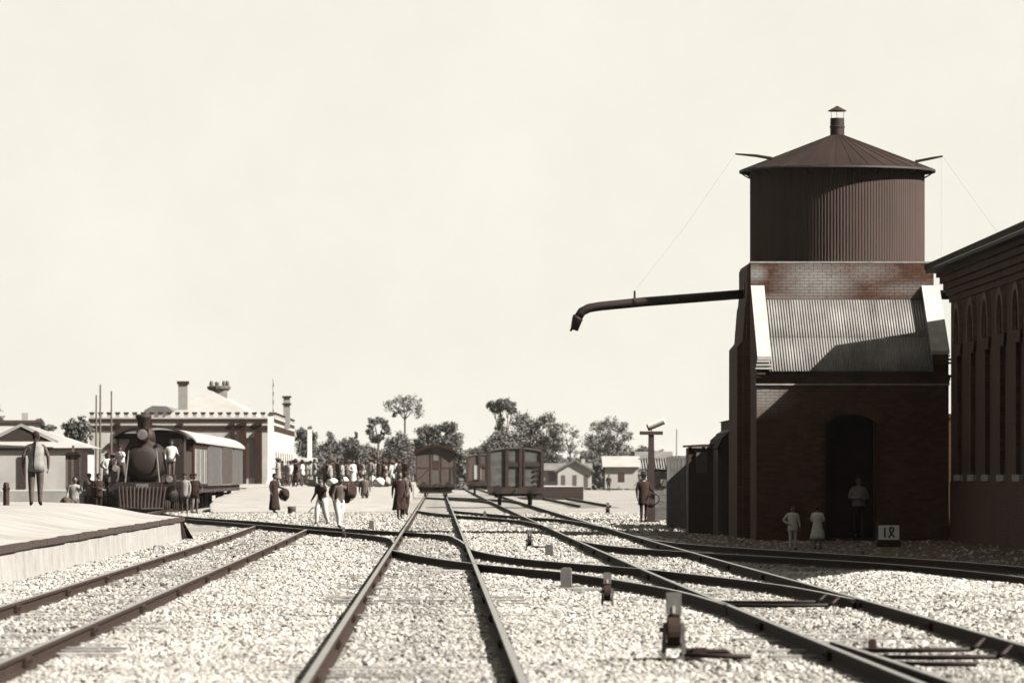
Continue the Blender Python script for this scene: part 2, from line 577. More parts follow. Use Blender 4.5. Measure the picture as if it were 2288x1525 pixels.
xs_, ys_ = np.arange(5.3, 16.1, 0.6), np.arange(76, 152, 1.6)
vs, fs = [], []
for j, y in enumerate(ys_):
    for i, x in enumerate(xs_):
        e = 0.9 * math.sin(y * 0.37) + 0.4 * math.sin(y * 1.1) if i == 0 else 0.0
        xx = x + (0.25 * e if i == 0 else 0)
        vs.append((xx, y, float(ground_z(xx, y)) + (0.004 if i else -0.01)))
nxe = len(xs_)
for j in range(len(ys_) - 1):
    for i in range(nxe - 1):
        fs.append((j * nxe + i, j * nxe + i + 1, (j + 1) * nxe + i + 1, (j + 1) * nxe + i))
M['shade_earth'] = plain('shade_brown_earth', 0.04, 0.45, 1.6, 0.95, 0.05, bmp=0.6, col=(0.030, 0.018, 0.013))  # dark brown earth sheet deepens and warms the building shade by its colour
yard = MB().add(vs, fs).build('yard_ground', M['shade_earth'], None, True)
tag(yard, kind='structure')

# ------------------------------------------------------------------ tracks
RAIL = 0.14
def smooth_line(pts, step=2.0):
    "Catmull-Rom through the points, resampled"
    p = [np.array(q, float) for q in pts]
    p = [2 * p[0] - p[1]] + p + [2 * p[-1] - p[-2]]
    out = []
    for i in range(1, len(p) - 2):
        n = max(1, int(np.linalg.norm(p[i + 1] - p[i]) / step))
        n = min(n, 16)
        for k in range(n):
            t = k / n
            out.append(0.5 * ((2 * p[i]) + (-p[i - 1] + p[i + 1]) * t + (2 * p[i - 1] - 5 * p[i] + 4 * p[i + 1] - p[i + 2]) * t * t + (-p[i - 1] + 3 * p[i] - 3 * p[i + 1] + p[i + 2]) * t ** 3))
    out.append(p[-2])
    return out

PROFILE = [(-0.062, 0.0), (0.062, 0.0), (0.062, 0.012), (0.010, 0.028), (0.010, 0.098), (0.035, 0.106), (0.035, 0.134), (0.029, 0.14), (-0.029, 0.14), (-0.035, 0.134), (-0.035, 0.106), (-0.010, 0.098), (-0.010, 0.028), (-0.062, 0.012)]
ALL_RAILS = []
SLEEPERS = []
def rail(pts, parent, top=RAIL, name='rail', keep=True, step=2.0):
    line = smooth_line(pts, step)
    if keep:
        ALL_RAILS.append(np.array(line))
    n = len(PROFILE)
    vs, fs, mi = [], [], []
    for i, q in enumerate(line):
        d = line[min(i + 1, len(line) - 1)] - line[max(i - 1, 0)]
        d = d / np.linalg.norm(d)
        nx_, ny_ = -d[1], d[0]
        for (u, w) in PROFILE:
            vs.append((q[0] + nx_ * u, q[1] + ny_ * u, top - 0.14 + w))
    for i in range(len(line) - 1):
        for k in range(n):
            fs.append((i * n + k, i * n + (k + 1) % n, (i + 1) * n + (k + 1) % n, (i + 1) * n + k))
            mi.append(1 if k in (7, ) else 0)
    fs += [tuple(range(n)), tuple(range((len(line) - 1) * n, len(line) * n))]
    mi += [0, 0]
    b = MB()
    b.v, b.f, b.m = vs, fs, mi
    return b.build(name, [M['rust'], M['railtop']], parent, world=True)

SLEEPER = MB().box(-1.25, 1.25, -0.115, 0.115, -0.12, 0.0).mesh('sleeper', M['sleeper'])
LONGSLEEPER = MB().box(-1.55, 1.55, -0.115, 0.115, -0.12, 0.0).mesh('long_sleeper', M['sleeper'])
FISH = MB().box(-0.018, 0.018, -0.3, 0.3, 0.02, 0.10).box(-0.026, 0.026, -0.24, -0.19, 0.04, 0.075).box(-0.026, 0.026, -0.10, -0.05, 0.04, 0.075).box(-0.026, 0.026, 0.05, 0.10, 0.04, 0.075).box(-0.026, 0.026, 0.19, 0.24, 0.04, 0.075).mesh('fishplate', M['rust'])

def xat(line, y):
    a = sorted([(q[1], q[0]) for q in line])
    return float(np.interp(y, [q[0] for q in a], [q[1] for q in a]))

def track(label, left, right, s0=None, s1=None, step=0.72, joint=None, group=None, longs=False):
    y0 = min(q[1] for q in left)
    t = thing('railway_track', label, 'railway track', (0.5 * (left[0][0] + right[0][0]), left[0][1], 0), 0, group)
    o = Vector(t.location)
    ll, rl = smooth_line(left), smooth_line(right)
    rail(left, t)
    rail(right, t)
    if s0:
        y = s0
        while y < s1:
            xl, xr = xat(ll, y), xat(rl, y)
            dx = xat(ll, y + 0.5) - xat(ll, y - 0.5)
            cx = 0.5 * (xl + xr)
            SLEEPERS.append((cx, y, math.atan2(dx, 1.0)))
            place(LONGSLEEPER if longs else SLEEPER, 'sleeper', t, Vector((cx, y, 0.012 + random.uniform(-0.018, 0.014) + float(ground_z(cx, y)))) - o, math.atan2(-dx, 1.0) + random.uniform(-0.015, 0.015))
            y += step * random.uniform(0.92, 1.08)
    if joint:
        y = joint
        while y < 130:
            for l, s in ((ll, 1), (rl, 1)):
                for side in (-1, 1):
                    place(FISH, 'fishplate', t, Vector((xat(l, y) + side * 0.03, y, 0.012)) - o)
            y += 8.6
    return t

track('straight middle railway track with a brown van standing far along it', [(-0.912, 26), (-0.912, 120), (-0.90, 720)], [(0.583, 26), (0.583, 120), (0.59, 720)], 27, 125, joint=30.4)
track('dull railway track running beside the low white platform wall', [(-4.70, 26), (-4.74, 58), (-4.95, 120), (-5.2, 152)], [(-3.28, 26), (-3.32, 41), (-3.40, 110), (-3.5, 143)], 40, 145, joint=43.0)
track('railway track passing beneath the swinging water spout', [(3.42, 26), (3.30, 37), (3.18, 60), (3.10, 84), (3.02, 150), (2.98, 300), (3.0, 720)], [(4.95, 26), (4.90, 45), (4.84, 69), (4.72, 95), (4.6, 150), (4.52, 300), (4.5, 720)], 30, 128, joint=36.0)
track('curving railway track in the shade at the foot of the water tower', [(3.10, 119), (3.3, 112), (3.9, 105), (4.9, 99), (6.1, 93), (7.15, 87), (7.85, 80.6), (8.3, 72), (8.5, 60)], [(4.70, 127), (4.85, 117), (5.4, 110), (6.2, 104), (7.5, 96), (8.5, 89.5), (9.15, 83), (9.75, 74), (10.0, 62)], 62, 112)
track('crossover track slanting from the middle track to the spout track', [(-0.89, 103), (-0.4, 96), (0.37, 88.5), (1.18, 82.9), (1.84, 79), (2.45, 72.9), (2.96, 66), (3.17, 59)], [(0.60, 106), (0.75, 101), (1.32, 93), (2.15, 87.2), (3.12, 81.8), (3.89, 75.5), (4.45, 69.6), (4.68, 65), (4.78, 61.8)], 63, 100, longs=True)
track('station approach track slanting across the middle track from the locomotive', [(-12.82, 420), (-12.82, 224), (-11.8, 203), (-9.7, 186), (-7.0, 168), (-5.2, 155), (-3.4, 142), (-2.0, 132), (-1.15, 123), (-0.93, 114)], [(-11.32, 420), (-11.32, 226), (-10.3, 203), (-8.3, 184), (-5.7, 168), (-3.5, 151), (-1.5, 139), (0.1, 129.5), (0.42, 121), (0.56, 112)], 112, 190)
track('far crossover track between the van and the goods wagon', [(-0.88, 228), (-0.7, 217), (0.43, 197), (1.66, 184), (2.65, 170), (2.98, 156)], [(0.6, 226), (0.9, 216), (3.07, 186), (3.96, 177), (4.4, 164), (4.58, 150)], 156, 226, 0.9)
track('short dead end siding beside the dark goods platform', [(6.92, 262), (6.95, 300), (6.95, 460)], [(8.42, 262), (8.45, 300), (8.45, 460)], 262, 330, 0.9)
track('farthest crossover track just in front of the brown van', [(-0.88, 372), (-0.6, 360), (1.2, 335), (2.6, 312), (2.96, 296)], [(0.61, 374), (0.9, 362), (2.9, 337), (4.2, 312), (4.5, 296)])

# switch blade and check rails of the near turnout
blade = rail([(3.40, 46.2), (3.44, 44.5), (3.50, 41), (3.58, 36), (3.68, 31), (3.78, 27)], None, 0.13, 'check_rail')
tag(blade, 'loose switch blade lying inside the spout track rail', 'switch blade')

# pull rods between the rails
def rods(name, label, group, specs):
    for (a, b, hook) in specs:
        a, b = Vector(a), Vector(b)
        t = thing(name, label, 'rod', a, 0, group)
        MB().tube([a, a.lerp(b, 0.5) + Vector((0, 0, -0.004)), b], 0.021, 8).build('bar', M['iron'], t, True, True)
        if hook:
            MB().tube([b, b + Vector((0.05, -0.02, 0.03)), b + Vector((0.13, 0.12, 0.09))], [0.021, 0.021, 0.012], 8).build('hook', M['iron'], t, True, True)
rods('pull_rod', 'rusty pull rod lying across the near end of the spout track', 'rods of the near switch',
     [((3.52, 46.3, 0.05), (4.55, 45.9, 0.07), True), ((3.55, 44.6, 0.05), (4.58, 44.0, 0.07), True), ((3.60, 43.4, 0.04), (4.30, 42.9, 0.05), False)])
rods('pull_rod', 'rusty pull rod tying the blades of the crossover switch', 'rods of the far switch',
     [((3.35, 64.0, 0.05), (4.45, 63.2, 0.07), True), ((3.30, 62.3, 0.05), (4.48, 61.6, 0.07), True)])
rods('pull_rod', 'bent pull rod leading from the tall weighted lever to the rails', None,
     [((2.02, 44.9, 0.06), (2.60, 44.7, 0.05), False)])
st = thing('marker_stub', 'small dark stub standing between the near pull rods', 'stub', (3.80, 47.0, 0))
MB().box(-0.035, 0.035, -0.03, 0.03, -0.02, 0.11).prism([(-0.035, 0.11), (0.035, 0.11), (0.02, 0.125), (-0.02, 0.125)], 'y', -0.03, 0.03).build('post', M['rust'], st)
MB().lathe([(0.05, 0.0), (0.05, 0.02), (0.04, 0.025)], n=10).build('collar', M['rust'], st)

# ------------------------------------------------------------------ ballast stones (nobody could count them)
def ballast_points():
    xs, ys, zs, sc = [], [], [], []
    for (y0, y1, dens, s0, s1) in ((27, 48, 900, 0.009, 0.028), (48, 70, 560, 0.011, 0.032), (70, 100, 240, 0.016, 0.038), (100, 150, 70, 0.022, 0.046), (150, 225, 16, 0.03, 0.055)):
        xa, xb = -0.092 * y1 - 1.5, 0.118 * y1 + 1.5
        n = int((xb - xa) * (y1 - y0) * dens)
        x = RNG.uniform(xa, xb, n)
        y = RNG.uniform(y0, y1, n)
        s = s0 + (s1 - s0) * RNG.random(n) ** 2.2
        keep = (x > -0.0825 * y - 1.2) & (x < 0.1095 * y + 1.5)
        keep &= ~((x < -6.2) & (y < 172))
        keep &= ~((x > 5.5 + 0.5 * np.sin(y * 0.4)) & (y > 82) & (y < 152) & (RNG.random(n) < 0.93))
        # patchy cover
        p = np.sin(x * 1.7 + 0.6 * np.sin(y * 0.35)) + np.sin(y * 0.83 + x * 0.4) + np.sin(x * 0.6 - y * 0.21)
        keep &= RNG.random(n) < np.clip(0.66 + 0.2 * p, 0.12, 1.0)
        for line in ALL_RAILS:
            a = line[np.argsort(line[:, 1])]
            inside = (y > a[0, 1]) & (y < a[-1, 1])
            d = np.abs(x - np.interp(y, a[:, 1], a[:, 0]))
            keep &= ~(inside & (d < 0.085))
        # thinner between the rails, where the sleepers show
        for xl, xr in ((-0.91, 0.58), (-4.75, -3.35), (3.2, 4.85)):
            ins = (x > xl) & (x < xr)
            keep &= ~(ins & (RNG.random(n) < 0.25))
        x, y, s = x[keep], y[keep], s[keep]
        off = np.zeros(len(x), bool)
        for (cx, sy, ta) in SLEEPERS:
            if y0 - 1 < sy < y1 + 1 and sy < 120:
                off |= (np.abs(y - sy + (x - cx) * math.tan(ta)) < 0.12) & (np.abs(x - cx) < 0.72)
        k2 = ~(off & (RNG.random(len(x)) < 0.66))
        x, y, s = x[k2], y[k2], s[k2]
        heap = (x > 5.15) & (y < 84)
        s = np.where(heap, s * 1.25, s)
        xs.append(x); ys.append(y); sc.append(s)
    # odd larger stones
    n = 3500
    x = RNG.uniform(-7, 9, n); y = RNG.uniform(28, 80, n)
    ok = (x > -0.0825 * y - 1.0) & (x < 0.1095 * y + 1.0) & (x > -6.0)
    for line in ALL_RAILS:
        a = line[np.argsort(line[:, 1])]
        ok &= ~((y > a[0, 1]) & (y < a[-1, 1]) & (np.abs(x - np.interp(y, a[:, 1], a[:, 0])) < 0.13))
    xs.append(x[ok]); ys.append(y[ok]); sc.append(RNG.uniform(0.022, 0.042, ok.sum()))
    # the heap of clean white stone
    n = 20000
    x = RNG.normal(6.35, 0.75, n); y = RNG.uniform(42, 80, n)
    ok = (x > 5.05) & (x < 7.75)
    xs.append(x[ok]); ys.append(y[ok]); sc.append(RNG.uniform(0.018, 0.042, ok.sum()))
    x, y, s = map(np.concatenate, (xs, ys, sc))
    z = ground_z(x, y) + s * 0.25
    return np.stack([x, y, z], 1), s

pts, scl = ballast_points()
me = bpy.data.meshes.new('ballast_stones')
me.vertices.add(len(pts))
me.vertices.foreach_set('co', pts.ravel())
at = me.attributes.new('stone_scale', 'FLOAT_VECTOR', 'POINT')
at.data.foreach_set('vector', (scl[:, None] * RNG.uniform(0.7, 1.3, (len(scl), 3)) * np.array([1.05, 1.05, 0.8])).ravel())
at = me.attributes.new('stone_turn', 'FLOAT_VECTOR', 'POINT')
at.data.foreach_set('vector', (RNG.uniform(-1, 1, (len(scl), 3)) * np.array([0.6, 0.6, 3.14])).ravel())
ballast = bpy.data.objects.new('ballast_stones', me)
COL.objects.link(ballast)
tag(ballast, 'loose pale broken stones of the track ballast', 'ballast', kind='stuff')
gt = bpy.data.node_groups.new('scatter_stones', 'GeometryNodeTree')
gt.interface.new_socket('Geometry', in_out='INPUT', socket_type='NodeSocketGeometry')
gt.interface.new_socket('Geometry', in_out='OUTPUT', socket_type='NodeSocketGeometry')
gi, go = gt.nodes.new('NodeGroupInput'), gt.nodes.new('NodeGroupOutput')
def stone_geo(seed):
    ico = gt.nodes.new('GeometryNodeMeshIcoSphere')
    ico.inputs['Radius'].default_value = 1.0
    ico.inputs['Subdivisions'].default_value = 2 if seed == 0 else 1
    sp = gt.nodes.new('GeometryNodeSetPosition')
    nz = gt.nodes.new('ShaderNodeTexNoise')
    nz.noise_dimensions = '4D'
    nz.inputs['W'].default_value = seed * 3.7
    nz.inputs['Scale'].default_value = 1.1
    nz.inputs['Detail'].default_value = 1.0
    sub = gt.nodes.new('ShaderNodeVectorMath'); sub.operation = 'SUBTRACT'
    sub.inputs[1].default_value = (0.5, 0.5, 0.5)
    scn = gt.nodes.new('ShaderNodeVectorMath'); scn.operation = 'SCALE'
    scn.inputs['Scale'].default_value = 1.5
    gt.links.new(nz.outputs['Color'], sub.inputs[0])
    gt.links.new(sub.outputs[0], scn.inputs[0])
    gt.links.new(ico.outputs['Mesh'], sp.inputs['Geometry'])
    gt.links.new(scn.outputs[0], sp.inputs['Offset'])
    ss = gt.nodes.new('GeometryNodeSetShadeSmooth')
    ss.inputs['Shade Smooth'].default_value = False
    gt.links.new(sp.outputs[0], ss.inputs['Geometry'])
    mt = gt.nodes.new('GeometryNodeSetMaterial')
    mt.inputs['Material'].default_value = M['pebble']
    gt.links.new(ss.outputs[0], mt.inputs['Geometry'])
    gi2 = gt.nodes.new('GeometryNodeGeometryToInstance')
    gt.links.new(mt.outputs[0], gi2.inputs[0])
    return gi2.outputs[0]
gj = gt.nodes.new('GeometryNodeJoinGeometry')
for k in range(5):
    gt.links.new(stone_geo(k), gj.inputs[0])
ip = gt.nodes.new('GeometryNodeInstanceOnPoints')
ip.inputs['Pick Instance'].default_value = True
a1 = gt.nodes.new('GeometryNodeInputNamedAttribute'); a1.data_type = 'FLOAT_VECTOR'; a1.inputs['Name'].default_value = 'stone_scale'
a2 = gt.nodes.new('GeometryNodeInputNamedAttribute'); a2.data_type = 'FLOAT_VECTOR'; a2.inputs['Name'].default_value = 'stone_turn'
e2r = gt.nodes.new('FunctionNodeEulerToRotation')
rv = gt.nodes.new('FunctionNodeRandomValue'); rv.data_type = 'INT'
rv.inputs[4].default_value = 0; rv.inputs[5].default_value = 4
gt.links.new(rv.outputs[2], ip.inputs['Instance Index'])
gt.links.new(gi.outputs[0], ip.inputs['Points'])
gt.links.new(gj.outputs[0], ip.inputs['Instance'])
gt.links.new(a1.outputs['Attribute'], ip.inputs['Scale'])
gt.links.new(a2.outputs['Attribute'], e2r.inputs[0])
gt.links.new(e2r.outputs[0], ip.inputs['Rotation'])
gt.links.new(ip.outputs[0], go.inputs[0])
ballast.modifiers.new('scatter', 'NODES').node_group = gt

# ------------------------------------------------------------------ low earth platform on the near left
def platform_left():
    t = thing('low_platform', 'low whitewashed earth platform with dark timber edging', 'platform', (-6.3, 131, 0))
    ys = list(np.arange(48, 131, 2.5)) + [131, 136, 142, 150, 158, 166]
    top, wall = MB(), MB()
    cols = [0.0, 0.5, 1.0, 1.6, 2.2, 2.8, 4, 7, 12, 20]
    vs, fs = [], []
    for y in ys:
        xr = -6.27 if y <= 131 else -6.27 - (y - 131) * 0.135
        fade = 1.0 if y < 138 else 1 - 0.15 * (y - 138) / 28
        for c in cols:
            z = (0.55 + 0.335 * float(sm(c / 2.6))) * fade + 0.0015 * math.sin(y * 0.9 + c * 2)
            vs.append((xr - c, y, z))
    n = len(cols)
    for i in range(len(ys) - 1):
        for k in range(n - 1):
            fs.append((i * n + k, i * n + k + 1, (i + 1) * n + k + 1, (i + 1) * n + k))
    top.add(vs, fs)
    top.build('earth_top', M['platform'], t, True, True)
    # retaining wall with a rough foot
    w = MB()
    vs, fs = [], []
    for i, y in enumerate(np.arange(48, 131.2, 0.8)):
        bx = 0.03 * random.random()
        vs += [(-6.27, y, 0.545), (-6.262 + bx * 0.1, y, 0.34), (-6.25 + bx * 0.2, y, 0.15), (-6.23 + bx * 0.3, y, -0.03)]
    m = len(vs) // 4
    for i in range(m - 1):
        for k in range(3):
            fs.append((i * 4 + k, i * 4 + k + 1, (i + 1) * 4 + k + 1, (i + 1) * 4 + k))
    w.add(vs, fs)
    w.build('retaining_wall', M['white'], t, True, True)
    b = MB()
    vs, fs = [], []
    for y in np.arange(48, 131, 1.5):
        b.box(-6.28, -6.225 + random.uniform(-0.008, 0.008), y + 0.003, y + 1.497, 0.445 + random.uniform(-0.008, 0.008), 0.555 + random.uniform(-0.008, 0.008))
    b.build('edge_beam', M['timber'], t, False, True)
    e = MB().prism([(-6.285, 0.56), (-6.52, 0.60), (-6.36, -0.02), (-6.12, -0.02)], 'y', 131.0, 131.12)
    e.build('end_board', M['timber'], t, False, True)
    s = MB()
    vs, fs = [], []
    for y in (131.15, 136, 142, 150, 158, 166):
        xr = -6.27 - (y - 131) * 0.135
        vs += [(xr, y, 0.56 - (0 if y < 138 else 0.15 * (y - 138) / 28 * 0.56)), (xr + 0.35, y, -0.03)]
    for i in range(5):
        fs.append((2 * i, 2 * i + 1, 2 * i + 3, 2 * i + 2))
    s.add(vs, fs)
    s.build('end_slope', M['platform'], t, True, True)
platform_left()

def slab(name, label, pts, cat, mats, base=(0, 0, 0)):
    "pts: list of (x0, x1, y, z) sections front to back"
    t = thing(name, label, cat, base)
    vs, fs = [], []
    for (x0, x1, y, z) in pts:
        vs += [(x0, y, -0.05), (x0, y, z), (x1, y, z), (x1, y, -0.05)]
    n = len(pts)
    for i in range(n - 1):
        for k in range(3):
            fs.append((i * 4 + k, i * 4 + k + 1, (i + 1) * 4 + k + 1, (i + 1) * 4 + k))
    fs += [(0, 1, 2, 3), tuple((n - 1) * 4 + k for k in (3, 2, 1, 0))]
    MB().add(vs, fs).build('earth_bank', mats[0], t, False, True)
    k = MB()
    for i in range(n - 1):
        a, b = pts[i], pts[i + 1]
        for j in (0, 1):
            s = 0.12 if j == 0 else -0.12
            k.add([(a[j], a[2], a[3] + 0.015), (a[j] + s, a[2], a[3] + 0.015), (b[j] + s, b[2], b[3] + 0.015), (b[j], b[2], b[3] + 0.015)], [(0, 1, 2, 3)])
    k.build('edging', mats[1], t, False, True)
    return t
isl = slab('island_platform', 'long whitewashed island platform sloping down to the tracks', [(-9.7, -1.75, 229, 0.02), (-9.9, -1.75, 233, 0.30), (-10.1, -1.75, 245, 0.55), (-10.2, -1.75, 288, 0.90), (-10.2, -1.75, 600, 0.90)], 'platform', (M['platform'], M['stone']), (-6, 229, 0))
MB().box(-8.1, -5.5, 288.2, 288.5, 0.70, 0.87).build('timber_kerb', M['timber'], isl, False, True)
slab('station_platform', 'broad pale platform carrying the crenellated station', [(-60, -13.6, 243, 0.88), (-60, -13.6, 300, 0.90), (-60, -13.6, 600, 0.90)], 'platform', (M['platform'], M['stone']), (-30, 243, 0))

gp = thing('goods_platform', 'short goods platform with a dark timber face', 'platform', P(1255, 1115, 352))
MB().box(P(1202, 1, 352).x, P(1304, 1, 352).x, 352, 400, -0.03, 0.86).build('earth_fill', M['platform'], gp, False, True)
q0, q1 = P(1202, 1, 351).x, P(1304, 1, 351).x
for i in range(5):
    MB().box(q0 + 0.002, q1, 351.85, 351.99, 0.005 + i * 0.17, 0.165 + i * 0.17).build('facing_plank', M['timber'], gp, False, True)

# ------------------------------------------------------------------ water tower
def wave_sheet(p0, p1, up0, up1, pitch, amp, mi=0, mb=None, seg=6):
    "corrugated sheet: ridges run p->up, waves along p0..p1; built with a back face"
    p0, p1, up0, up1 = map(Vector, (p0, p1, up0, up1))
    L = (p1 - p0).length
    n = max(2, int(round(L / pitch * seg)))
    nrm = (p1 - p0).cross(up0 - p0).normalized()
    vs = []
    for side in (0.0, -0.006):
        for i in range(n + 1):
            t = i / n
            w = amp * math.cos(2 * PI * t * L / pitch) + side
            vs += [p0.lerp(p1, t) + nrm * w, up0.lerp(up1, t) + nrm * w]
    fs = []
    o = 2 * (n + 1)
    for i in range(n):
        a = 2 * i
        fs.append((a, a + 2, a + 3, a + 1))
        fs.append((o + a + 1, o + a + 3, o + a + 2, o + a))
        fs.append((a, o + a, o + a + 2, a + 2))
        fs.append((a + 1, a + 3, o + a + 3, o + a + 1))
    (mb or MB()).add(vs, fs, mi)
    return mb

def brick_courses(x0, x1, z0, z1, y, depth=0.10, proud=0.008, bl=0.236, bh=0.078, gap=0.009, skip=None):
    "yield (cx, cz, w) for running bond"
    out = []
    rows = int(round((z1 - z0) / bh))
    hh = (z1 - z0) / rows
    for r in range(rows):
        x = x0 - (bl / 2 if r % 2 else 0)
        while x < x1 - 0.02:
            a, b = max(x, x0), min(x + bl, x1)
            if b - a > 0.04:
                cx, cz = 0.5 * (a + b), z0 + (r + 0.5) * hh
                if not (skip and skip(cx, cz, b - a)):
                    out.append((cx, cz, b - a - gap, hh - gap))
            x += bl
    return out

def water_tower():
    XL, XR, YF, YB = 8.20, 13.00, 141.0, 145.9
    ZP = 7.17
    t = thing('water_tower', 'tall brick water tower topped by a round corrugated tank', 'water tower', (10.6, 141, -0.1))
    W = lambda b, n, m, par=None, s=False: b.build(n, m, par or t, s, True)
    MB().box(XL, XR, YF + 0.02, YB, -0.2, ZP - 0.02).build('tower_wall', M['brick_y'], t, False, True)
    # parapet bricks, one by one
    stain_or_sun = [(9.95, 6.65, 0.95, 0.62, 1.0), (8.35, 6.85, 0.28, 0.22, 1.0), (11.2, 6.9, 0.8, 0.3, 0.55), (12.4, 6.45, 0.9, 0.22, 0.5), (9.1, 6.25, 0.7, 0.12, 0.5)]
    pm = brick_island('parapet_brick', BV * 1.25, 0.5, stain_or_sun)
    wall = W(MB().box(XL + 0.004, XR - 0.004, YF + 0.006, YF + 0.3, 6.0, ZP - 0.004), 'parapet', M['mortar'])
    full = {}
    for (cx, cz, w, h) in brick_courses(XL, XR, 6.12, ZP - 0.04, YF):
        key = (round(w, 3), round(h, 3))
        if key not in full:
            full[key] = MB().box(-w / 2, w / 2, -0.009, 0.05, -h / 2, h / 2).mesh('brick', pm)
        b = place(full[key], 'brick', wall, Vector((cx, YF + random.uniform(-0.003, 0.002), cz)) - Vector(t.location))
    W(MB().box(XL - 0.01, XR + 0.01, YF - 0.02, YF + 0.32, ZP - 0.035, ZP + 0.01), 'parapet_cap', M['stone'])
    # battered buttresses of the flanks, in steps
    for (s, nm) in ((-1, 'buttress'), (1, 'buttress')):
        e = XL if s < 0 else XR
        off = [(0, ZP - 0.01), (0.05, ZP - 0.12), (0.05, 6.45), (0.08, 6.12), (0.11, 6.02), (0.18, 5.12), (0.32, 4.95), (0.33, -0.2), (0, -0.2)]
        W(MB().prism([(e + s * u, z) for u, z in off], 'y', YF + 0.45, YB - 0.4), nm, M['brick_x'])
        W(MB().prism([(e + s * u * 0.55, z) for u, z in off], 'y', YF + 0.2, YF + 0.42), 'pilaster', M['brick_x'])
    # annex in front
    AX0, AX1, AY = 8.18, 13.12, 138.0
    DX0, DX1, SPR, CRN = 9.95, 11.27, 2.90, 3.14
    ax = W(MB().box(AX0, DX0, AY + 0.012, AY + 0.36, -0.2, 3.93).box(DX1, AX1, AY + 0.012, AY + 0.36, -0.2, 3.93), 'annex_wall', M['mortar'])
    na = 12
    half = (DX1 - DX0) / 2
    sag = CRN - SPR
    rad = (half * half + sag * sag) / (2 * sag)
    cxm, czm = (DX0 + DX1) / 2, CRN - rad
    ang = math.asin(half / rad)
    arc = [(cxm + rad * math.sin(a), czm + rad * math.cos(a)) for a in np.linspace(-ang, ang, na + 1)]
    W(MB().prism([(DX0, 3.93)] + arc + [(DX1, 3.93)], 'y', AY + 0.012, AY + 0.36), 'arch_wall', M['mortar'])
    def in_door(cx, cz, w):
        if abs(cx - cxm) < half + w * 0.45 and cz < SPR + 0.03:
            return True
        d = math.hypot(cx - cxm, cz - czm)
        return cz >= SPR - 0.2 and d < rad + 0.36 and abs(cx - cxm) < half + 0.28
    bw = MB()
    for (cx, cz, w, h) in brick_courses(AX0, AX1, -0.12, 3.86, AY, skip=in_door):
        p = random.uniform(-0.003, 0.003)
        bw.box(cx - w / 2, cx + w / 2, AY + p, AY + 0.05, cz - h / 2, cz + h / 2)
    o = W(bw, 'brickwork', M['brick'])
    o['kind'] = 'stuff'
    o2 = None
    for ring in (0, 1):
        r0 = rad + 0.01 + ring * 0.165
        a_ = ang + 0.07 + ring * 0.03
        k = 19
        for i in range(k):
            a, b = -a_ + 2 * a_ * i / k + 0.004, -a_ + 2 * a_ * (i + 1) / k - 0.004
            q = [(cxm + r0 * math.sin(a), czm + r0 * math.cos(a)), (cxm + r0 * math.sin(b), czm + r0 * math.cos(b)), (cxm + (r0 + 0.155) * math.sin(b), czm + (r0 + 0.155) * math.cos(b)), (cxm + (r0 + 0.155) * math.sin(a), czm + (r0 + 0.155) * math.cos(a))]
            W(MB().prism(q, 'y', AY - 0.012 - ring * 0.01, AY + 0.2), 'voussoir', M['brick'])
    W(MB().box(AX0 + 0.05, AX1 - 0.05, AY + 0.4, 140.98, -0.13, -0.06), 'floor_slab', M['mortar'])
    # dark plank doors standing open inside
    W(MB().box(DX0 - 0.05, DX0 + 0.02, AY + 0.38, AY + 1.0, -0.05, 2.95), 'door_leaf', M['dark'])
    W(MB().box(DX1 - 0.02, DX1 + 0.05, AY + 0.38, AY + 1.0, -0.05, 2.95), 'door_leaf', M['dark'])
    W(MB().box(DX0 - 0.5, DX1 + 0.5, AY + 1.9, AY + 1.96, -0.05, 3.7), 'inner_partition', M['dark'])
    # cornice courses under the sheet roof
    for i, (z0, z1, pr) in enumerate(((3.88, 3.925, 0.05), (3.93, 4.00, 0.035), (4.003, 4.075, 0.07), (4.078, 4.15, 0.11))):
        W(MB().box(AX0 - pr * 0.5, AX1 + pr * 0.5, AY - pr, AY + 0.1, z0, z1), 'string_course' if i == 0 else 'cornice_course', M['stone'] if i == 0 else M['brick_y'])
    # raking side walls and their limewashed copings
    for (x0, x1, zt, zb) in ((8.19, 8.50, 6.50, 4.56), (12.72, 13.115, 6.50, 4.70)):
        W(MB().prism([(AY + 0.37, -0.2), (AY + 0.37, 3.85), (AY - 0.02, 4.15), (AY - 0.02, zb - 0.1), (141.0, zt - 0.06), (141.0, -0.2)], 'x', x0, x1), 'raking_wall', M['brick_x'])
        W(MB().prism([(AY + 0.10, zb + 0.07), (AY + 0.10, zb - 0.02), (140.99, zt - 0.055), (140.99, zt + 0.05)], 'x', x0 + 0.02 if x0 < 10 else x0 - 0.03, x1 + 0.06 if x0 < 10 else x1 + 0.04), 'coping', M['coping'])
        for k in range(3):
            W(MB().box(x0 - 0.02 * k, x1 + 0.03 + 0.02 * k, AY - 0.06 - 0.06 * k, AY + 0.12 - 0.02 * k, zb - 0.09 - 0.09 * k, zb - 0.04 - 0.09 * k), 'kneeler_course', M['coping'] if x0 < 10 else M['brick_y'])
    # corrugated lean-to roof: two rows of sheets
    rx0, rx1 = 8.50, 12.72
    E, T_ = Vector((0, 137.80, 4.24)), Vector((0, 140.97, 6.16))
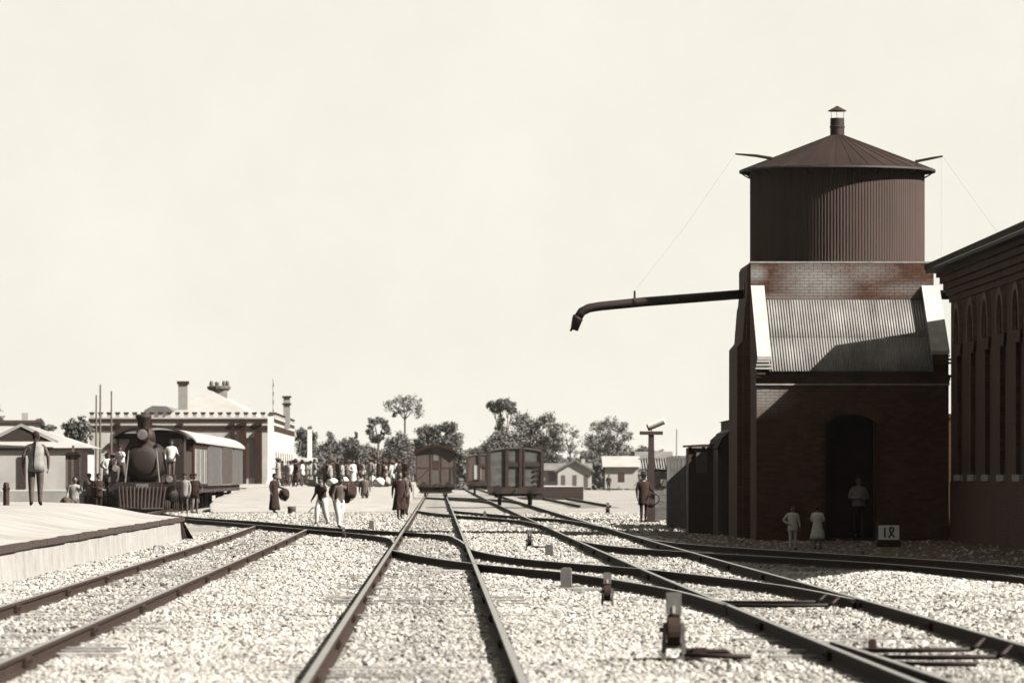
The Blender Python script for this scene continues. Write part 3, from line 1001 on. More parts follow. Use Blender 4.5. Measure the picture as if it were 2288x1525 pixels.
    for (a, b, lift) in ((0.0, 0.50, 0.0), (0.47, 1.0, 0.012)):
        pa, pb = E.lerp(T_, a), E.lerp(T_, b)
        nsh = 6
        for i in range(nsh):
            xa = rx0 + (rx1 - rx0) * i / nsh
            xb = rx0 + (rx1 - rx0) * (i + 1) / nsh + 0.0
            mb = MB()
            l2 = lift + (0.002 if i % 2 else 0)
            wave_sheet((xa, pa.y, pa.z + l2), (xb, pa.y, pa.z + l2), (xa, pb.y, pb.z + l2), (xb, pb.y, pb.z + l2), (xb - xa) / 10, 0.015, mb=mb)
            W(mb, 'roof_sheet', M['zinc'], s=True)
    W(MB().box(rx0 - 0.3, rx1 + 0.35, 137.86, 137.99, 4.155, 4.205), 'gutter_board', M['timber'])
    # tank
    TC = Vector((10.66, 143.45, 0))
    r0, zt = 2.32, 9.80
    n, sg = 176, 6
    vs, fs = [], []
    N = n * sg
    for z in (ZP - 0.25, 8.4, zt):
        for i in range(N):
            a = 2 * PI * i / N
            r = r0 + 0.0075 * math.cos(n * a)
            vs.append((TC.x + r * math.cos(a), TC.y + r * math.sin(a), z))
    for k in range(2):
        for i in range(N):
            fs.append((k * N + i, k * N + (i + 1) % N, (k + 1) * N + (i + 1) % N, (k + 1) * N + i))
    b = MB()
    b.v, b.f, b.m = vs, fs, [0] * len(fs)
    W(b, 'tank_wall', M['tanksheet'], s=True)
    re, ze, zc, rc = 2.60, 9.70, 10.64, 0.18
    k = 72
    for i in range(k):
        a, c = 2 * PI * i / k, 2 * PI * (i + 1) / k
        lift = 0.012 if i % 2 else 0.0
        def ring(r, z):
            return [(TC.x + r * math.cos(q), TC.y + r * math.sin(q), z) for q in (a - 0.006, c + 0.006)]
        top = ring(re, ze + lift) + ring(rc, zc + lift)
        bot = ring(re, ze + lift - 0.035) + ring(rc, zc + lift - 0.035)
        W(MB().add(top + bot, [(0, 1, 3, 2), (4, 6, 7, 5), (0, 4, 5, 1), (1, 5, 7, 3), (2, 3, 7, 6), (0, 2, 6, 4)]), 'roof_panel', M['roofsheet'])
    W(MB().lathe([(re + 0.015, ze - 0.06), (re + 0.02, ze + 0.0), (re - 0.02, ze - 0.01), (re - 0.03, ze - 0.06)], (TC.x, TC.y, 0), n=64, cap=False), 'eaves_gutter', M['iron'], s=True)
    for i in range(24):
        a = 2 * PI * (i + 0.5) / 24
        c, s = math.cos(a), math.sin(a)
        W(MB().tube([(TC.x + r0 * c, TC.y + r0 * s, 9.50), (TC.x + 2.45 * c, TC.y + 2.45 * s, 9.56), (TC.x + 2.58 * c, TC.y + 2.58 * s, 9.66)], 0.018, 5), 'eaves_bracket', M['iron'])
    v = W(MB().lathe([(0.19, 10.58), (0.19, 10.84), (0.205, 10.85), (0.205, 10.88), (0.19, 10.89), (0.185, 11.10)], (TC.x, TC.y, 0), n=20, cap=True), 'vent_pipe', M['iron'], s=False)
    W(MB().lathe([(0.245, 11.28), (0.25, 11.30), (0.01, 11.43)], (TC.x, TC.y, 0), n=20), 'vent_cap', M['iron'])
    for i in range(3):
        a = 2 * PI * i / 3 + 0.4
        W(MB().tube([(TC.x + 0.18 * math.cos(a), TC.y + 0.18 * math.sin(a), 11.05), (TC.x + 0.2 * math.cos(a), TC.y + 0.2 * math.sin(a), 11.30)], 0.006, 5), 'cap_stay', M['iron'])
    # chain arms on the roof
    W(MB().tube([P(1725, 354, 142.6), P(1690, 348, 142.6), P(1643, 344, 142.6)], [0.045, 0.04, 0.022], 6), 'chain_arm', M['iron'])
    W(MB().tube([P(2045, 361, 142.6), P(2085, 353, 142.6), P(2106, 349, 142.6)], [0.04, 0.035, 0.025], 6), 'chain_arm', M['iron'])
water_tower()

def spout(s, label):
    D = 143.0
    if s < 0:
        pts = [P(1672, 656, D), P(1440, 674, D), P(1340, 684, D), P(1316, 688, D), P(1300, 696, D), P(1290, 712, D), P(1283, 737, D)]
        ring, tip = 1418, P(1643, 344, 142.6)
    else:
        pts = [P(2070, 658, D), P(2300, 660, D), P(2420, 668, D), P(2440, 676, D), P(2450, 690, D), P(2456, 716, D)]
        ring, tip = 2330, P(2106, 349, 142.6)
    t = thing('water_spout', label, 'water spout', pts[0])
    n = len(pts)
    MB().tube(pts[:n - 1], [0.125] * 2 + [0.12] * (n - 3), 14).build('pipe', M['iron'], t, True, True)
    MB().tube([pts[-2] + (pts[-3] - pts[-2]) * 0.25, pts[-2], pts[-1]], [0.155, 0.145, 0.105], 12).build('leather_bag', M['iron'], t, True, True)
    MB().lathe([(0.30, -0.03), (0.30, 0.03)], pts[0] + Vector((0.10 * s * 1.0, 0, 0)), 'x', 16).build('flange', M['iron'], t, False, True)
    c = P(ring, 668 if s < 0 else 661, D)
    MB().lathe([(0.142, -0.03), (0.142, 0.03)], c + Vector((0, 0, -0.06 if s < 0 else 0)), 'x', 14).build('clamp', M['iron'], t, False, True)
    e = c + Vector((0, 0, 0.22))
    MB().tube([c, e], 0.028, 6).build('eye_bolt', M['iron'], t, False, True)
    MB().tube([e, e.lerp(tip, 0.5) + Vector((0, 0, -0.12)), tip], 0.0025, 4).build('chain', M['zinc'], t, False, True)
    if s > 0:
        MB().tube([P(2103, 352, 142.6), P(2103, 640, 142.6)], 0.0025, 4).build('pull_chain', M['zinc'], t, False, True)
    else:
        MB().tube([pts[-1] + Vector((-0.03, 0, 0.1)), pts[-1] + Vector((-0.1, 0, -0.03))], 0.03, 6).build('bag_toggle', M['iron'], t, False, True)
spout(-1, 'long dark water spout reaching from the tower over the track')
spout(1, 'water spout pipe half hidden behind the arcaded engine shed')

# ------------------------------------------------------------------ arcaded engine shed
def engine_shed():
    XW, Y0, Y1 = 13.14, 74.0, 137.6
    t = thing('engine_shed', 'long dark brick engine shed with a row of arched windows', 'shed', (XW, Y1, -0.1))
    W = lambda b, n, m, par=None, s=False: b.build(n, m, par or t, s, True)
    XB = XW + 0.16
    W(MB().box(XW - 0.03, XB + 0.3, Y0, Y1 + 0.02, -0.2, 1.42), 'plinth', M['brick_x'])
    W(MB().box(XB, XB + 0.35, Y0, Y1, 1.42, 6.75), 'side_wall', M['brick_x'])
    nb, w, pitch = 9, 1.36, 3.45
    far = [135.95 - pitch * i for i in range(nb)]
    edges = [Y1 + 0.01] + far
    # pilasters
    for i in range(nb):
        a = edges[0] if i == 0 else far[i - 1] - w
        b = far[i]
        W(MB().box(XW, XB - 0.001, b, a, 1.42, 5.98), 'pilaster', M['brick_x'])
    W(MB().box(XW, XB - 0.001, Y0, far[-1] - w, 1.42, 5.98), 'pilaster', M['brick_x'])
    for b in far:
        c = b - w / 2
        # spandrel with a round arch
        arc = [(c - w / 2 * math.cos(q), 5.16 + 0.68 * math.sin(q)) for q in np.linspace(0, PI, 13)]
        W(MB().prism([(b - w, 5.98)] + [(b - w, 5.16)] + arc[1:-1] + [(b, 5.16), (b, 5.98)], 'x', XW + 0.003, XB - 0.004), 'spandrel', M['brick_x'])
        wn_ = W(MB().prism([(c - 0.44, 4.86)] + [(c - 0.44 * math.cos(q), 5.16 + 0.46 * math.sin(q)) for q in np.linspace(0, PI, 11)] + [(c + 0.44, 4.86)], 'x', XB - 0.03, XB + 0.02), 'window', M['glass'])
        W(MB().box(XB - 0.05, XB - 0.028, c - 0.02, c + 0.02, 4.87, 5.6), 'glazing_bar', M['timber'], wn_)
        ring = MB()
        q = np.linspace(0, PI, 15)
        for u0, u1 in zip(q[:-1], q[1:]):
            ring.prism([(c - 0.47 * math.cos(u0), 5.16 + 0.49 * math.sin(u0)), (c - 0.47 * math.cos(u1), 5.16 + 0.49 * math.sin(u1)), (c - 0.66 * math.cos(u1), 5.16 + 0.67 * math.sin(u1)), (c - 0.66 * math.cos(u0), 5.16 + 0.67 * math.sin(u0))], 'x', XW + 0.03, XB - 0.006)
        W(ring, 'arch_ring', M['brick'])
        hood = MB().box(XW - 0.10, XW + 0.002, c - 0.80, c - 0.62, 4.87, 5.16).box(XW - 0.10, XW + 0.002, c + 0.62, c + 0.80, 4.87, 5.16)
        for u0, u1 in zip(q[:-1], q[1:]):
            hood.prism([(c - 0.62 * math.cos(u0), 5.16 + 0.62 * math.sin(u0)), (c - 0.62 * math.cos(u1), 5.16 + 0.62 * math.sin(u1)), (c - 0.80 * math.cos(u1), 5.16 + 0.80 * math.sin(u1)), (c - 0.80 * math.cos(u0), 5.16 + 0.80 * math.sin(u0))], 'x', XW - 0.10, XW + 0.002)
        W(hood, 'hood_mould', M['hood'])
        W(MB().prism([(b - w - 0.12, 4.86), (b + 0.12, 4.86), (b + 0.12, 4.76), (b - 0.05, 4.58), (b - w + 0.05, 4.58), (b - w - 0.12, 4.76)], 'x', XW - 0.07, XB - 0.006), 'window_sill', M['brick_x'])
        W(MB().box(XB - 0.05, XB + 0.01, b - w + 0.02, b - 0.02, 1.58, 4.57), 'recess_panel', M['dark'])  # flat back of each recess, given a darker colour than the wall
        W(MB().box(XW - 0.085, XB - 0.003, b - w - 0.1, b + 0.1, 1.43, 1.585), 'sill_stone', M['stone'])
    for i, (z0, z1, pr) in enumerate(((5.985, 6.14, 0.05), (6.145, 6.30, 0.12), (6.305, 6.46, 0.20), (6.465, 6.62, 0.29), (6.625, 6.74, 0.38))):
        W(MB().box(XW - pr, XB + 0.2, Y0 - 0.1, Y1 + 0.03 + i * 0.004, z0, z1), 'cornice_course', M['brick_x'])
    XE, ZE = 12.49, 6.97
    XM, ZM = 20.6, 6.97 + 8.11 * math.tan(R(24))
    X2 = 2 * XM - XE
    n = 12
    # roof slopes: slabs laid strip by strip
    for k in range(n):
        a, b = k / n, (k + 1) / n
        ya, yb = Y0 - 0.5 + (Y1 + 0.35 - Y0 + 0.5) * a, Y0 - 0.5 + (Y1 + 0.35 - Y0 + 0.5) * b
        for s in (0, 1):
            e = XE if s == 0 else X2
            W(MB().prism([(e, ZE - 0.15), (e, ZE), (XM, ZM), (XM, ZM - 0.15)], 'y', ya, yb), 'roof_sheet', M['band'])
    W(MB().prism([(XE + 0.03, 6.745), (XE + 0.03, 6.83), (XW + 0.6, 7.14), (XW + 0.6, 6.745)], 'y', Y0 - 0.4, Y1 + 0.3), 'eaves_board', M['timber'])
    for y in (Y0 + 0.02, Y1 - 0.4):
        W(MB().prism([(XB + 0.36, -0.2), (XB + 0.36, 6.9), (XM, ZM - 0.18), (2 * XM - XB - 0.36, 6.9), (2 * XM - XB - 0.36, -0.2)], 'y', y, y + 0.38), 'gable_wall', M['brick_y'])
    W(MB().box(2 * XM - XB - 0.35, 2 * XM - XB, Y0, Y1, -0.2, 6.9), 'back_wall', M['brick_x'])
engine_shed()

# ------------------------------------------------------------------ lean-to sheds, fence and hut beside the tower
def boards(name, label, cat, D, x0, x1, ytop, depth, nb, mat, ztop2=None, group=None, roof=0.0):
    a, b = P(x0, ytop, D), P(x1, ytop, D)
    t = thing(name, label, cat, ((a.x + b.x) / 2, D, float(ground_z((a.x + b.x) / 2, D))), 0, group)
    w = (b.x - a.x) / nb
    for i in range(nb):
        z = a.z + random.uniform(-0.01, 0.01) + (0 if ztop2 is None else (P(x1, ztop2, D).z - a.z) * (i + 0.5) / nb)
        MB().box(a.x + i * w + 0.004, a.x + (i + 1) * w - 0.004, D + random.uniform(-0.006, 0.006), D + 0.03, -0.12, z).build('board', mat, t, False, True)
    k = max(2, int(depth / 0.3))
    for i in range(k):
        y = D + 0.04 + depth * i / k
        MB().box(a.x + 0.002, a.x + 0.03, y, y + depth / k - 0.008, -0.12, a.z - 0.01).build('side_board', mat, t, False, True)
    MB().box(a.x + 0.035, b.x, D + 0.035, D + depth, -0.12, a.z - 0.03).build('core', mat, t, False, True)
    if roof:
        MB().prism([(a.x - 0.09, a.z + 0.01), (a.x - 0.09, a.z + 0.06), ((a.x + b.x) / 2, a.z + 0.06 + roof), (b.x, a.z + 0.09), (b.x, a.z + 0.01)], 'y', D - 0.1, D + depth).build('roof', M['timber'], t, False, True)
    return t
fm = plain('fence_board', 0.052, 0.3, 5.0, 0.9, 0.1, objrand=0.2)
boards('board_fence', 'tall brown board screen between the hut and the dark bunker', 'screen', 160, 1490, 1538, 1020, 0.35, 6, fm, 1016)
bunker = boards('coal_bunker', 'dark plank coal bunker with a flat overhanging roof', 'bunker', 149, 1538, 1606, 999, 1.4, 7, M['timber'], None, None, 0.03)
MB().box(P(1556, 1, 148.9).x, P(1580, 1, 148.9).x, 148.94, 148.985, P(1, 1056, 149).z, P(1, 1010, 149).z).build('notice_board', M['greywood'], bunker, False, True)
ls = thing('lean_to_shed', 'black lean-to shed with a curved roof against the tower', 'shed', P(1648, 1190, 146.5))
a = P(1604, 1000, 146.5)
prof = [(P(1604, 1, 146.5).x, -0.2), (P(1604, 1, 146.5).x, P(1, 1004, 146.5).z), (P(1612, 1, 146.5).x, P(1, 985, 146.5).z), (P(1626, 1, 146.5).x, P(1, 970, 146.5).z), (P(1645, 1, 146.5).x, P(1, 958, 146.5).z), (8.17, P(1, 952, 146.5).z), (8.17, -0.2)]
MB().prism(prof, 'y', 146.45, 152.0).build('wall', M['timber'], ls, False, True)
for q0, q1 in zip(prof[1:5], prof[2:6]):
    MB().prism([q0, q1, (q1[0], q1[1] + 0.05), (q0[0] - 0.03, q0[1] + 0.05)], 'y', 146.25, 152.2).build('roof_strip', M['band'], ls, False, True)
for i in range(4):
    x = prof[0][0] + 0.06 + i * 0.15
    MB().box(x, x + 0.13, 146.41, 146.445, -0.15, 2.05).build('plank', M['timber'], ls, False, True)

yw = thing('yard_wall', 'low brick yard wall closing the gap between tower and engine shed', 'wall', (13.6, 142.4, -0.1))
MB().box(13.02, 14.6, 142.3, 142.6, -0.2, 3.1).build('wall', M['brick_y'], yw, False, True)
MB().box(12.98, 14.65, 142.26, 142.64, 3.1, 3.2).build('coping', M['brick_y'], yw, False, True)
cs = thing('shading_store', 'mostly unseen brick coal store behind the tower, sized to shade the board screen', 'coal store', (11, 153, 0))  # mostly unseen block behind the tower, placed and sized to shade the board screen
MB().box(8.95, 13.4, 153.0, 170.0, -0.1, 3.25).build('wall', M['brick_y'], cs, False, True)
MB().prism([(8.85, 3.25), (11.2, 3.75), (13.5, 3.25)], 'y', 152.9, 170.1).build('roof', M['band'], cs, False, True)

def hut():
    D = 186.0
    x0, x1 = P(1450, 1, D).x, P(1528, 1, D).x
    t = thing('watch_hut', 'small boarded hut with a bright window and striped sheet roof', 'hut', ((x0 + x1) / 2, D, 0))
    z1 = P(1, 1054, D).z
    wx0, wx1, wz0, wz1 = P(1476, 1, D).x, P(1489, 1, D).x, P(1, 1086, D).z, P(1, 1070, D).z
    n = 15
    h = z1 / n
    for yy in (D, D + 1.7):
        for i in range(n):
            za, zb = i * h - 0.02 * (i == 0), (i + 1) * h - 0.006
            segs = [(x0, x1)]
            if zb > wz0 and za < wz1:
                segs = [(x0, wx0), (wx1, x1)]
            for (a, b) in segs:
                MB().box(a, b, yy + 0.006 * (i % 2), yy + 0.04, za, zb).build('board', fm, t, False, True)
    MB().box(x0 - 0.03, x0 + 0.05, D - 0.02, D + 0.06, -0.05, z1).build('corner_post', M['timber'], t, False, True)
    MB().box(x0 - 0.002, x0 + 0.03, D + 0.062, D + 1.69, -0.05, z1).build('side_wall', fm, t, False, True)
    MB().box(x1 - 0.03, x1, D + 0.05, D + 1.69, -0.05, z1).build('side_wall', fm, t, False, True)
    for (a, b, c, d) in ((wx0 - 0.03, wx1 + 0.03, wz0 - 0.03, wz0), (wx0 - 0.03, wx1 + 0.03, wz1, wz1 + 0.03), (wx0 - 0.03, wx0, wz0, wz1), (wx1, wx1 + 0.03, wz0, wz1)):
        MB().box(a, b, D - 0.015, D - 0.003, c, d).build('window_frame', M['timber'], t, False, True)
    MB().box(x0 - 0.05, x1 + 0.05, D - 0.05, D + 0.1, z1 + 0.002, z1 + 0.10).build('eaves_board', M['timber'], t, False, True)
    ex0 = P(1431, 1, D).x
    za, zb = z1 + 0.11, P(1, 1024, D).z
    m = 9
    for i in range(m):
        a = ex0 + (x1 + 0.1 - ex0) * i / m
        b = ex0 + (x1 + 0.1 - ex0) * (i + 1) / m
        mb = MB()
        wave_sheet((a, D - 0.35, za), (b - 0.012, D - 0.35, za), (a, D + 0.9, zb), (b - 0.012, D + 0.9, zb), (b - a - 0.012) / 2, 0.025, mb=mb)
        mb.build('roof_sheet', M['zinc'], t, True, True)
    MB().box(ex0, x1 + 0.1, D + 0.88, D + 2.0, zb - 0.02, zb + 0.02).build('roof_back', M['zinc'], t, False, True)
hut()

def signal_post():
    D = 181.0
    b = P(1455, 1165, D)
    t = thing('signal_post', 'dark signal post with crossbar and tilted lamp drum', 'signal', (b.x, D, 0))
    MB().prism([(-0.135, -0.1), (-0.09, 3.02), (0.09, 3.02), (0.135, -0.1)], 'y', -0.08, 0.08).build('post', M['timber'], t)
    MB().box(-0.39, 0.39, -0.12, -0.02, 2.94, 3.06).build('crossbar', M['timber'], t)
    MB().box(-0.02, 0.02, -0.02, 0.02, 3.02, 3.22).build('bracket', M['iron'], t)
    c = Vector((0.17, 0, 3.31))
    d = Vector((0.90, -0.2, 0.38)).normalized()
    dr = MB().tube([c - d * 0.30, c + d * 0.30], 0.095, 16)
    dr.build('lamp_drum', M['mastwhite'], t, False)
    MB().tube([c - d * 0.32, c - d * 0.27], 0.105, 16).build('drum_rim', M['iron'], t)
    MB().tube([c - d * 0.3 + Vector((0, 0, -0.095)), c + d * 0.31 + Vector((0, 0, -0.095))], 0.035, 8).build('drum_cradle', M['iron'], t)
    ring = MB()
    pts = [(0.10 + 0.17 * math.cos(q), -0.12, 0.78 + 0.17 * math.sin(q)) for q in np.linspace(0, 2 * PI, 19)]
    ring.tube(pts, 0.022, 6)
    ring.build('hand_wheel', M['iron'], t, True)
    MB().box(-0.28, 0.28, -0.25, 0.25, -0.1, 0.06).build('foot', M['timber'], t)
signal_post()

# ------------------------------------------------------------------ kilometre stone
def km_stone():
    D = 126.0
    b = P(1986, 1215, D)
    t = thing('kilometre_stone', 'round-topped kilometre stone with a white number panel', 'kilometre stone', (b.x, D, -0.10))
    w, h = 0.255, 0.55
    out = [(-w, -0.1), (w, -0.1), (w, h)] + [(w * math.cos(q), h + 0.20 * math.sin(q)) for q in np.linspace(0.15, PI - 0.15, 12)] + [(-w, h)]
    MB().prism(out, 'y', 0, 0.16).build('stone', M['mortar'], t)
    MB().prism([(-w - 0.025, -0.1), (w + 0.025, -0.1), (w + 0.025, 0.13), (-w - 0.025, 0.13)], 'y', -0.025, 0.18).build('foot', M['mortar'], t)
    pn = MB().box(-w + 0.012, w - 0.012, -0.008, 0.002, 0.16, 0.50).build('number_panel', M['mastwhite'], t)
    ink = M['iron']
    MB().prism([(-0.115, 0.215), (-0.075, 0.215), (-0.075, 0.445), (-0.115, 0.445)], 'y', -0.014, -0.006).build('figure_one', ink, pn)
    g = MB()
    loop = [(0.065 + 0.045 * math.cos(q), 0.405 + 0.042 * math.sin(q)) for q in np.linspace(-0.5, PI + 0.5, 12)]
    stroke = [(-0.01, 0.22), (0.02, 0.24)] + [(0.105, 0.375)] + loop + [(0.03, 0.35), (0.085, 0.27), (0.125, 0.22)]
    for a, c in zip(stroke[:-1], stroke[1:]):
        a, c = Vector(a), Vector(c)
        n = Vector((-(c - a).y, (c - a).x)).normalized() * 0.018
        e = (c - a).normalized() * 0.008
        g.prism([tuple(a - n - e), tuple(c - n + e), tuple(c + n + e), tuple(a + n - e)], 'y', -0.014, -0.006)
    g.build('figure_two', ink, pn)
km_stone()

# ------------------------------------------------------------------ point levers and marker posts
def lever(name, label, x, y, h, full=True, group=None):
    g = G(x, y, 0.0)
    t = thing(name, label, 'point lever', (g.x, g.y, float(ground_z(g.x, g.y))), 0, group)
    s = h / 0.58
    W = lambda b, n, m: b.build(n, m, t)
    for q in (-1, 1):
        W(MB().prism([(q * 0.105 * s, 0), (q * 0.065 * s, 0), (q * 0.062 * s, 0.33 * s), (q * 0.088 * s, 0.33 * s)], 'y', -0.06 * s, 0.04 * s), 'leg', M['concrete'])
    W(MB().box(-0.064 * s, 0.064 * s, -0.055 * s, 0.02 * s, 0.115 * s, 0.165 * s), 'cross_bar', M['concrete'])
    W(MB().lathe([(0.13 * s, -0.055 * s), (0.135 * s, -0.05 * s), (0.135 * s, 0.05 * s), (0.13 * s, 0.055 * s)], (0, 0.0, 0.26 * s), 'x', 18), 'weight', M['rust'])
    W(MB().tube([(-0.12 * s, 0, 0.27 * s), (0.1 * s, 0, 0.27 * s)], 0.022 * s, 8), 'axle', M['iron'])
    W(MB().box(-0.045 * s, 0.045 * s, -0.07 * s, 0.02 * s, 0.335 * s, 0.40 * s), 'socket', M['rust'])
    W(MB().box(-0.063 * s, 0.063 * s, -0.075 * s, 0.045 * s, 0.40 * s, 0.58 * s), 'counterweight', M['concrete'])
    W(MB().box(-0.012 * s, 0.012 * s, -0.085 * s, -0.076 * s, 0.41 * s, 0.47 * s), 'pin_slot', M['whitepaint'])
    W(MB().box(-0.25 * s, 0.22 * s, -0.03 * s, 0.10 * s, -0.03, 0.035 * s), 'base_timber', M['timber'])
    if full:
        W(MB().tube([(0.1 * s, 0.02, 0.10 * s), (0.30 * s, 0.02, 0.09 * s), (0.44 * s, 0.02, 0.09 * s), (0.55 * s, 0, 0.0)], 0.021 * s, 8), 'crank_rod', M['rust'])
        W(MB().box(0.16 * s, 0.27 * s, -0.03 * s, 0.06 * s, 0.05 * s, 0.12 * s), 'crank_block', M['rust'])
lever('point_lever', 'tall weighted point lever on two pale legs in the ballast', 1505, 1477, 0.58)
lever('point_lever', 'weighted point lever beyond the tall one beside a square post', 1357, 1358, 0.42, False)
lever('point_lever', 'small dark point lever beside the middle track crossing', 1183, 1226, 0.42, True)
lever('point_lever', 'far point lever standing near the dead end siding', 1358, 1150, 0.50, False)
lever('point_lever', 'dark point lever at the slanting approach track', 768, 1206, 0.32, False)

def post(label, x, y, w, h, group=None):
    g = G(x, y, 0.0)
    t = thing('marker_post', label, 'marker post', (g.x, g.y, 0), random.uniform(-0.1, 0.1), group)
    MB().prism([(-w / 2, -0.1), (w / 2, -0.1), (w / 2, h - 0.02), (w * 0.3, h), (-w * 0.3, h), (-w / 2, h - 0.02)], 'y', -w / 2, w / 2).build('shaft', M['concrete'], t)
    MB().box(-w * 0.56, w * 0.56, -w * 0.56, w * 0.56, -0.06, 0.05).build('foot', M['concrete'], t)
post('square grey marker post standing before the crossover rails', 1265, 1314, 0.15, 0.29)
post('stubby grey marker post beside the small dark lever', 1227, 1241, 0.15, 0.22)
post('pale marker post left of the middle track behind the approach rails', 830, 1184, 0.13, 0.28)
post('thin marker post at the foot of the island platform', 832, 1142, 0.10, 0.34)
post('tiny pale marker post between the two far crossover rails', 1083, 1158, 0.10, 0.28)

# ------------------------------------------------------------------ rolling stock
def arc_roof(hw, z0, rise, th, y0, y1, n=14):
    q = [(hw * math.sin(a), z0 + rise * (math.cos(a) - math.cos(1.25)) / (1 - math.cos(1.25))) for a in np.linspace(-1.25, 1.25, n)]
    s = hw / (hw * math.sin(1.25))
    q = [(x * s, z) for x, z in q]
    return MB().prism(q + [(x, z - th) for x, z in reversed(q)], 'y', y0, y1)

WHEEL = MB().lathe([(0.10, -0.07), (0.45, -0.05), (0.46, -0.065), (0.50, -0.065), (0.50, 0.065), (0.45, 0.06), (0.10, 0.07)], axis='x', n=20).mesh('wheel', M['iron'])
def wheels(t, ys, z=0.62, gx_=0.75):
    for y in ys:
        for s in (-1, 1):
            place(WHEEL, 'wheel', t, (s * gx_, y, z))
        MB().tube([(-gx_, y, z), (gx_, y, z)], 0.06, 8).build('axle', M['iron'], t)
def buffers(t, z, y0=-0.45):
    for s in (-1, 1):
        MB().lathe([(0.07, y0 + 0.05), (0.07, 0.02)], (s * 0.87, 0, z), 'y', 10).lathe([(0.2, y0), (0.2, y0 + 0.05)], (s * 0.87, 0, z), 'y', 14).build('buffer', M['iron'], t)
    MB().tube([(0, 0.0, z), (0, -0.22, z - 0.05), (0, -0.25, z - 0.2)], 0.035, 6).build('coupling_hook', M['iron'], t)

def brake_van():
    t = thing('brake_van', 'brown boarded van with arched roof and end door window', 'railway van', (-0.165, 372, 0))
    hw, z0, z1, L = 1.36, 1.02, 3.18, 8.5
    n = 12
    for i in range(n):
        a, b = -hw + 2 * hw * i / n, -hw + 2 * hw * (i + 1) / n
        if a > -0.36 and b < 0.36:
            continue
        MB().box(a + 0.004, b - 0.004, 0.0, 0.05, z0, z1 + 0.38 * (1 - ((a + b) / 2 / hw) ** 2)).build('end_board', M['vanwood'], t)
    MB().box(-hw + 0.01, hw - 0.01, 0.055, L, z0, z1).build('body', M['vanwood'], t)
    d = MB().box(-0.33, 0.33, 0.01, 0.05, z0 + 0.02, 3.40).build('end_door', M['greywood'], t)
    MB().box(-0.23, 0.23, -0.012, 0.012, 2.02, 3.08).build('door_window', M['glass'], d)
    MB().box(-0.18, 0.18, -0.02, -0.011, 2.62, 3.02).build('blind', M['palepanel'], d)
    for s in (-1, 1):
        MB().box(s * 0.36 - 0.03, s * 0.36 + 0.03, -0.025, 0.02, z0, 3.42).build('door_post', M['timber'], t)
        MB().box(s * (hw - 0.03) - 0.05, s * (hw - 0.03) + 0.05, -0.03, 0.06, z0, z1 + 0.02).build('corner_post', M['timber'], t)
    for a, b in ((-1.3, -0.40), (0.40, 1.3)):
        MB().box(a, b, -0.02, 0.0, 2.10, 2.15).build('waist_rail', M['timber'], t)
    MB().tube([(-1.15, -0.04, 1.35), (-0.5, -0.04, 2.0)], 0.03, 6).build('brace', M['timber'], t)
    MB().tube([(1.18, -0.09, 1.4), (1.18, -0.09, 2.2)], 0.025, 6).build('handrail', M['timber'], t)
    arc_roof(hw + 0.12, z1 - 0.03, 0.58, 0.2, -0.25, L + 0.25).build('roof', M['band'], t)
    MB().box(-1.34, 1.34, -0.12, 0.05, 0.80, 1.01).build('buffer_beam', M['timber'], t)
    MB().prism([(-1.28, 0.80), (1.28, 0.80), (1.02, 0.36), (-1.02, 0.36)], 'y', 0.06, L).build('underframe', M['iron'], t)
    MB().box(-1.2, 1.2, -0.3, 0.04, 0.40, 0.48).build('step_board', M['timber'], t)
    buffers(t, 0.98)
    wheels(t, (1.6, L - 1.6))
brake_van()

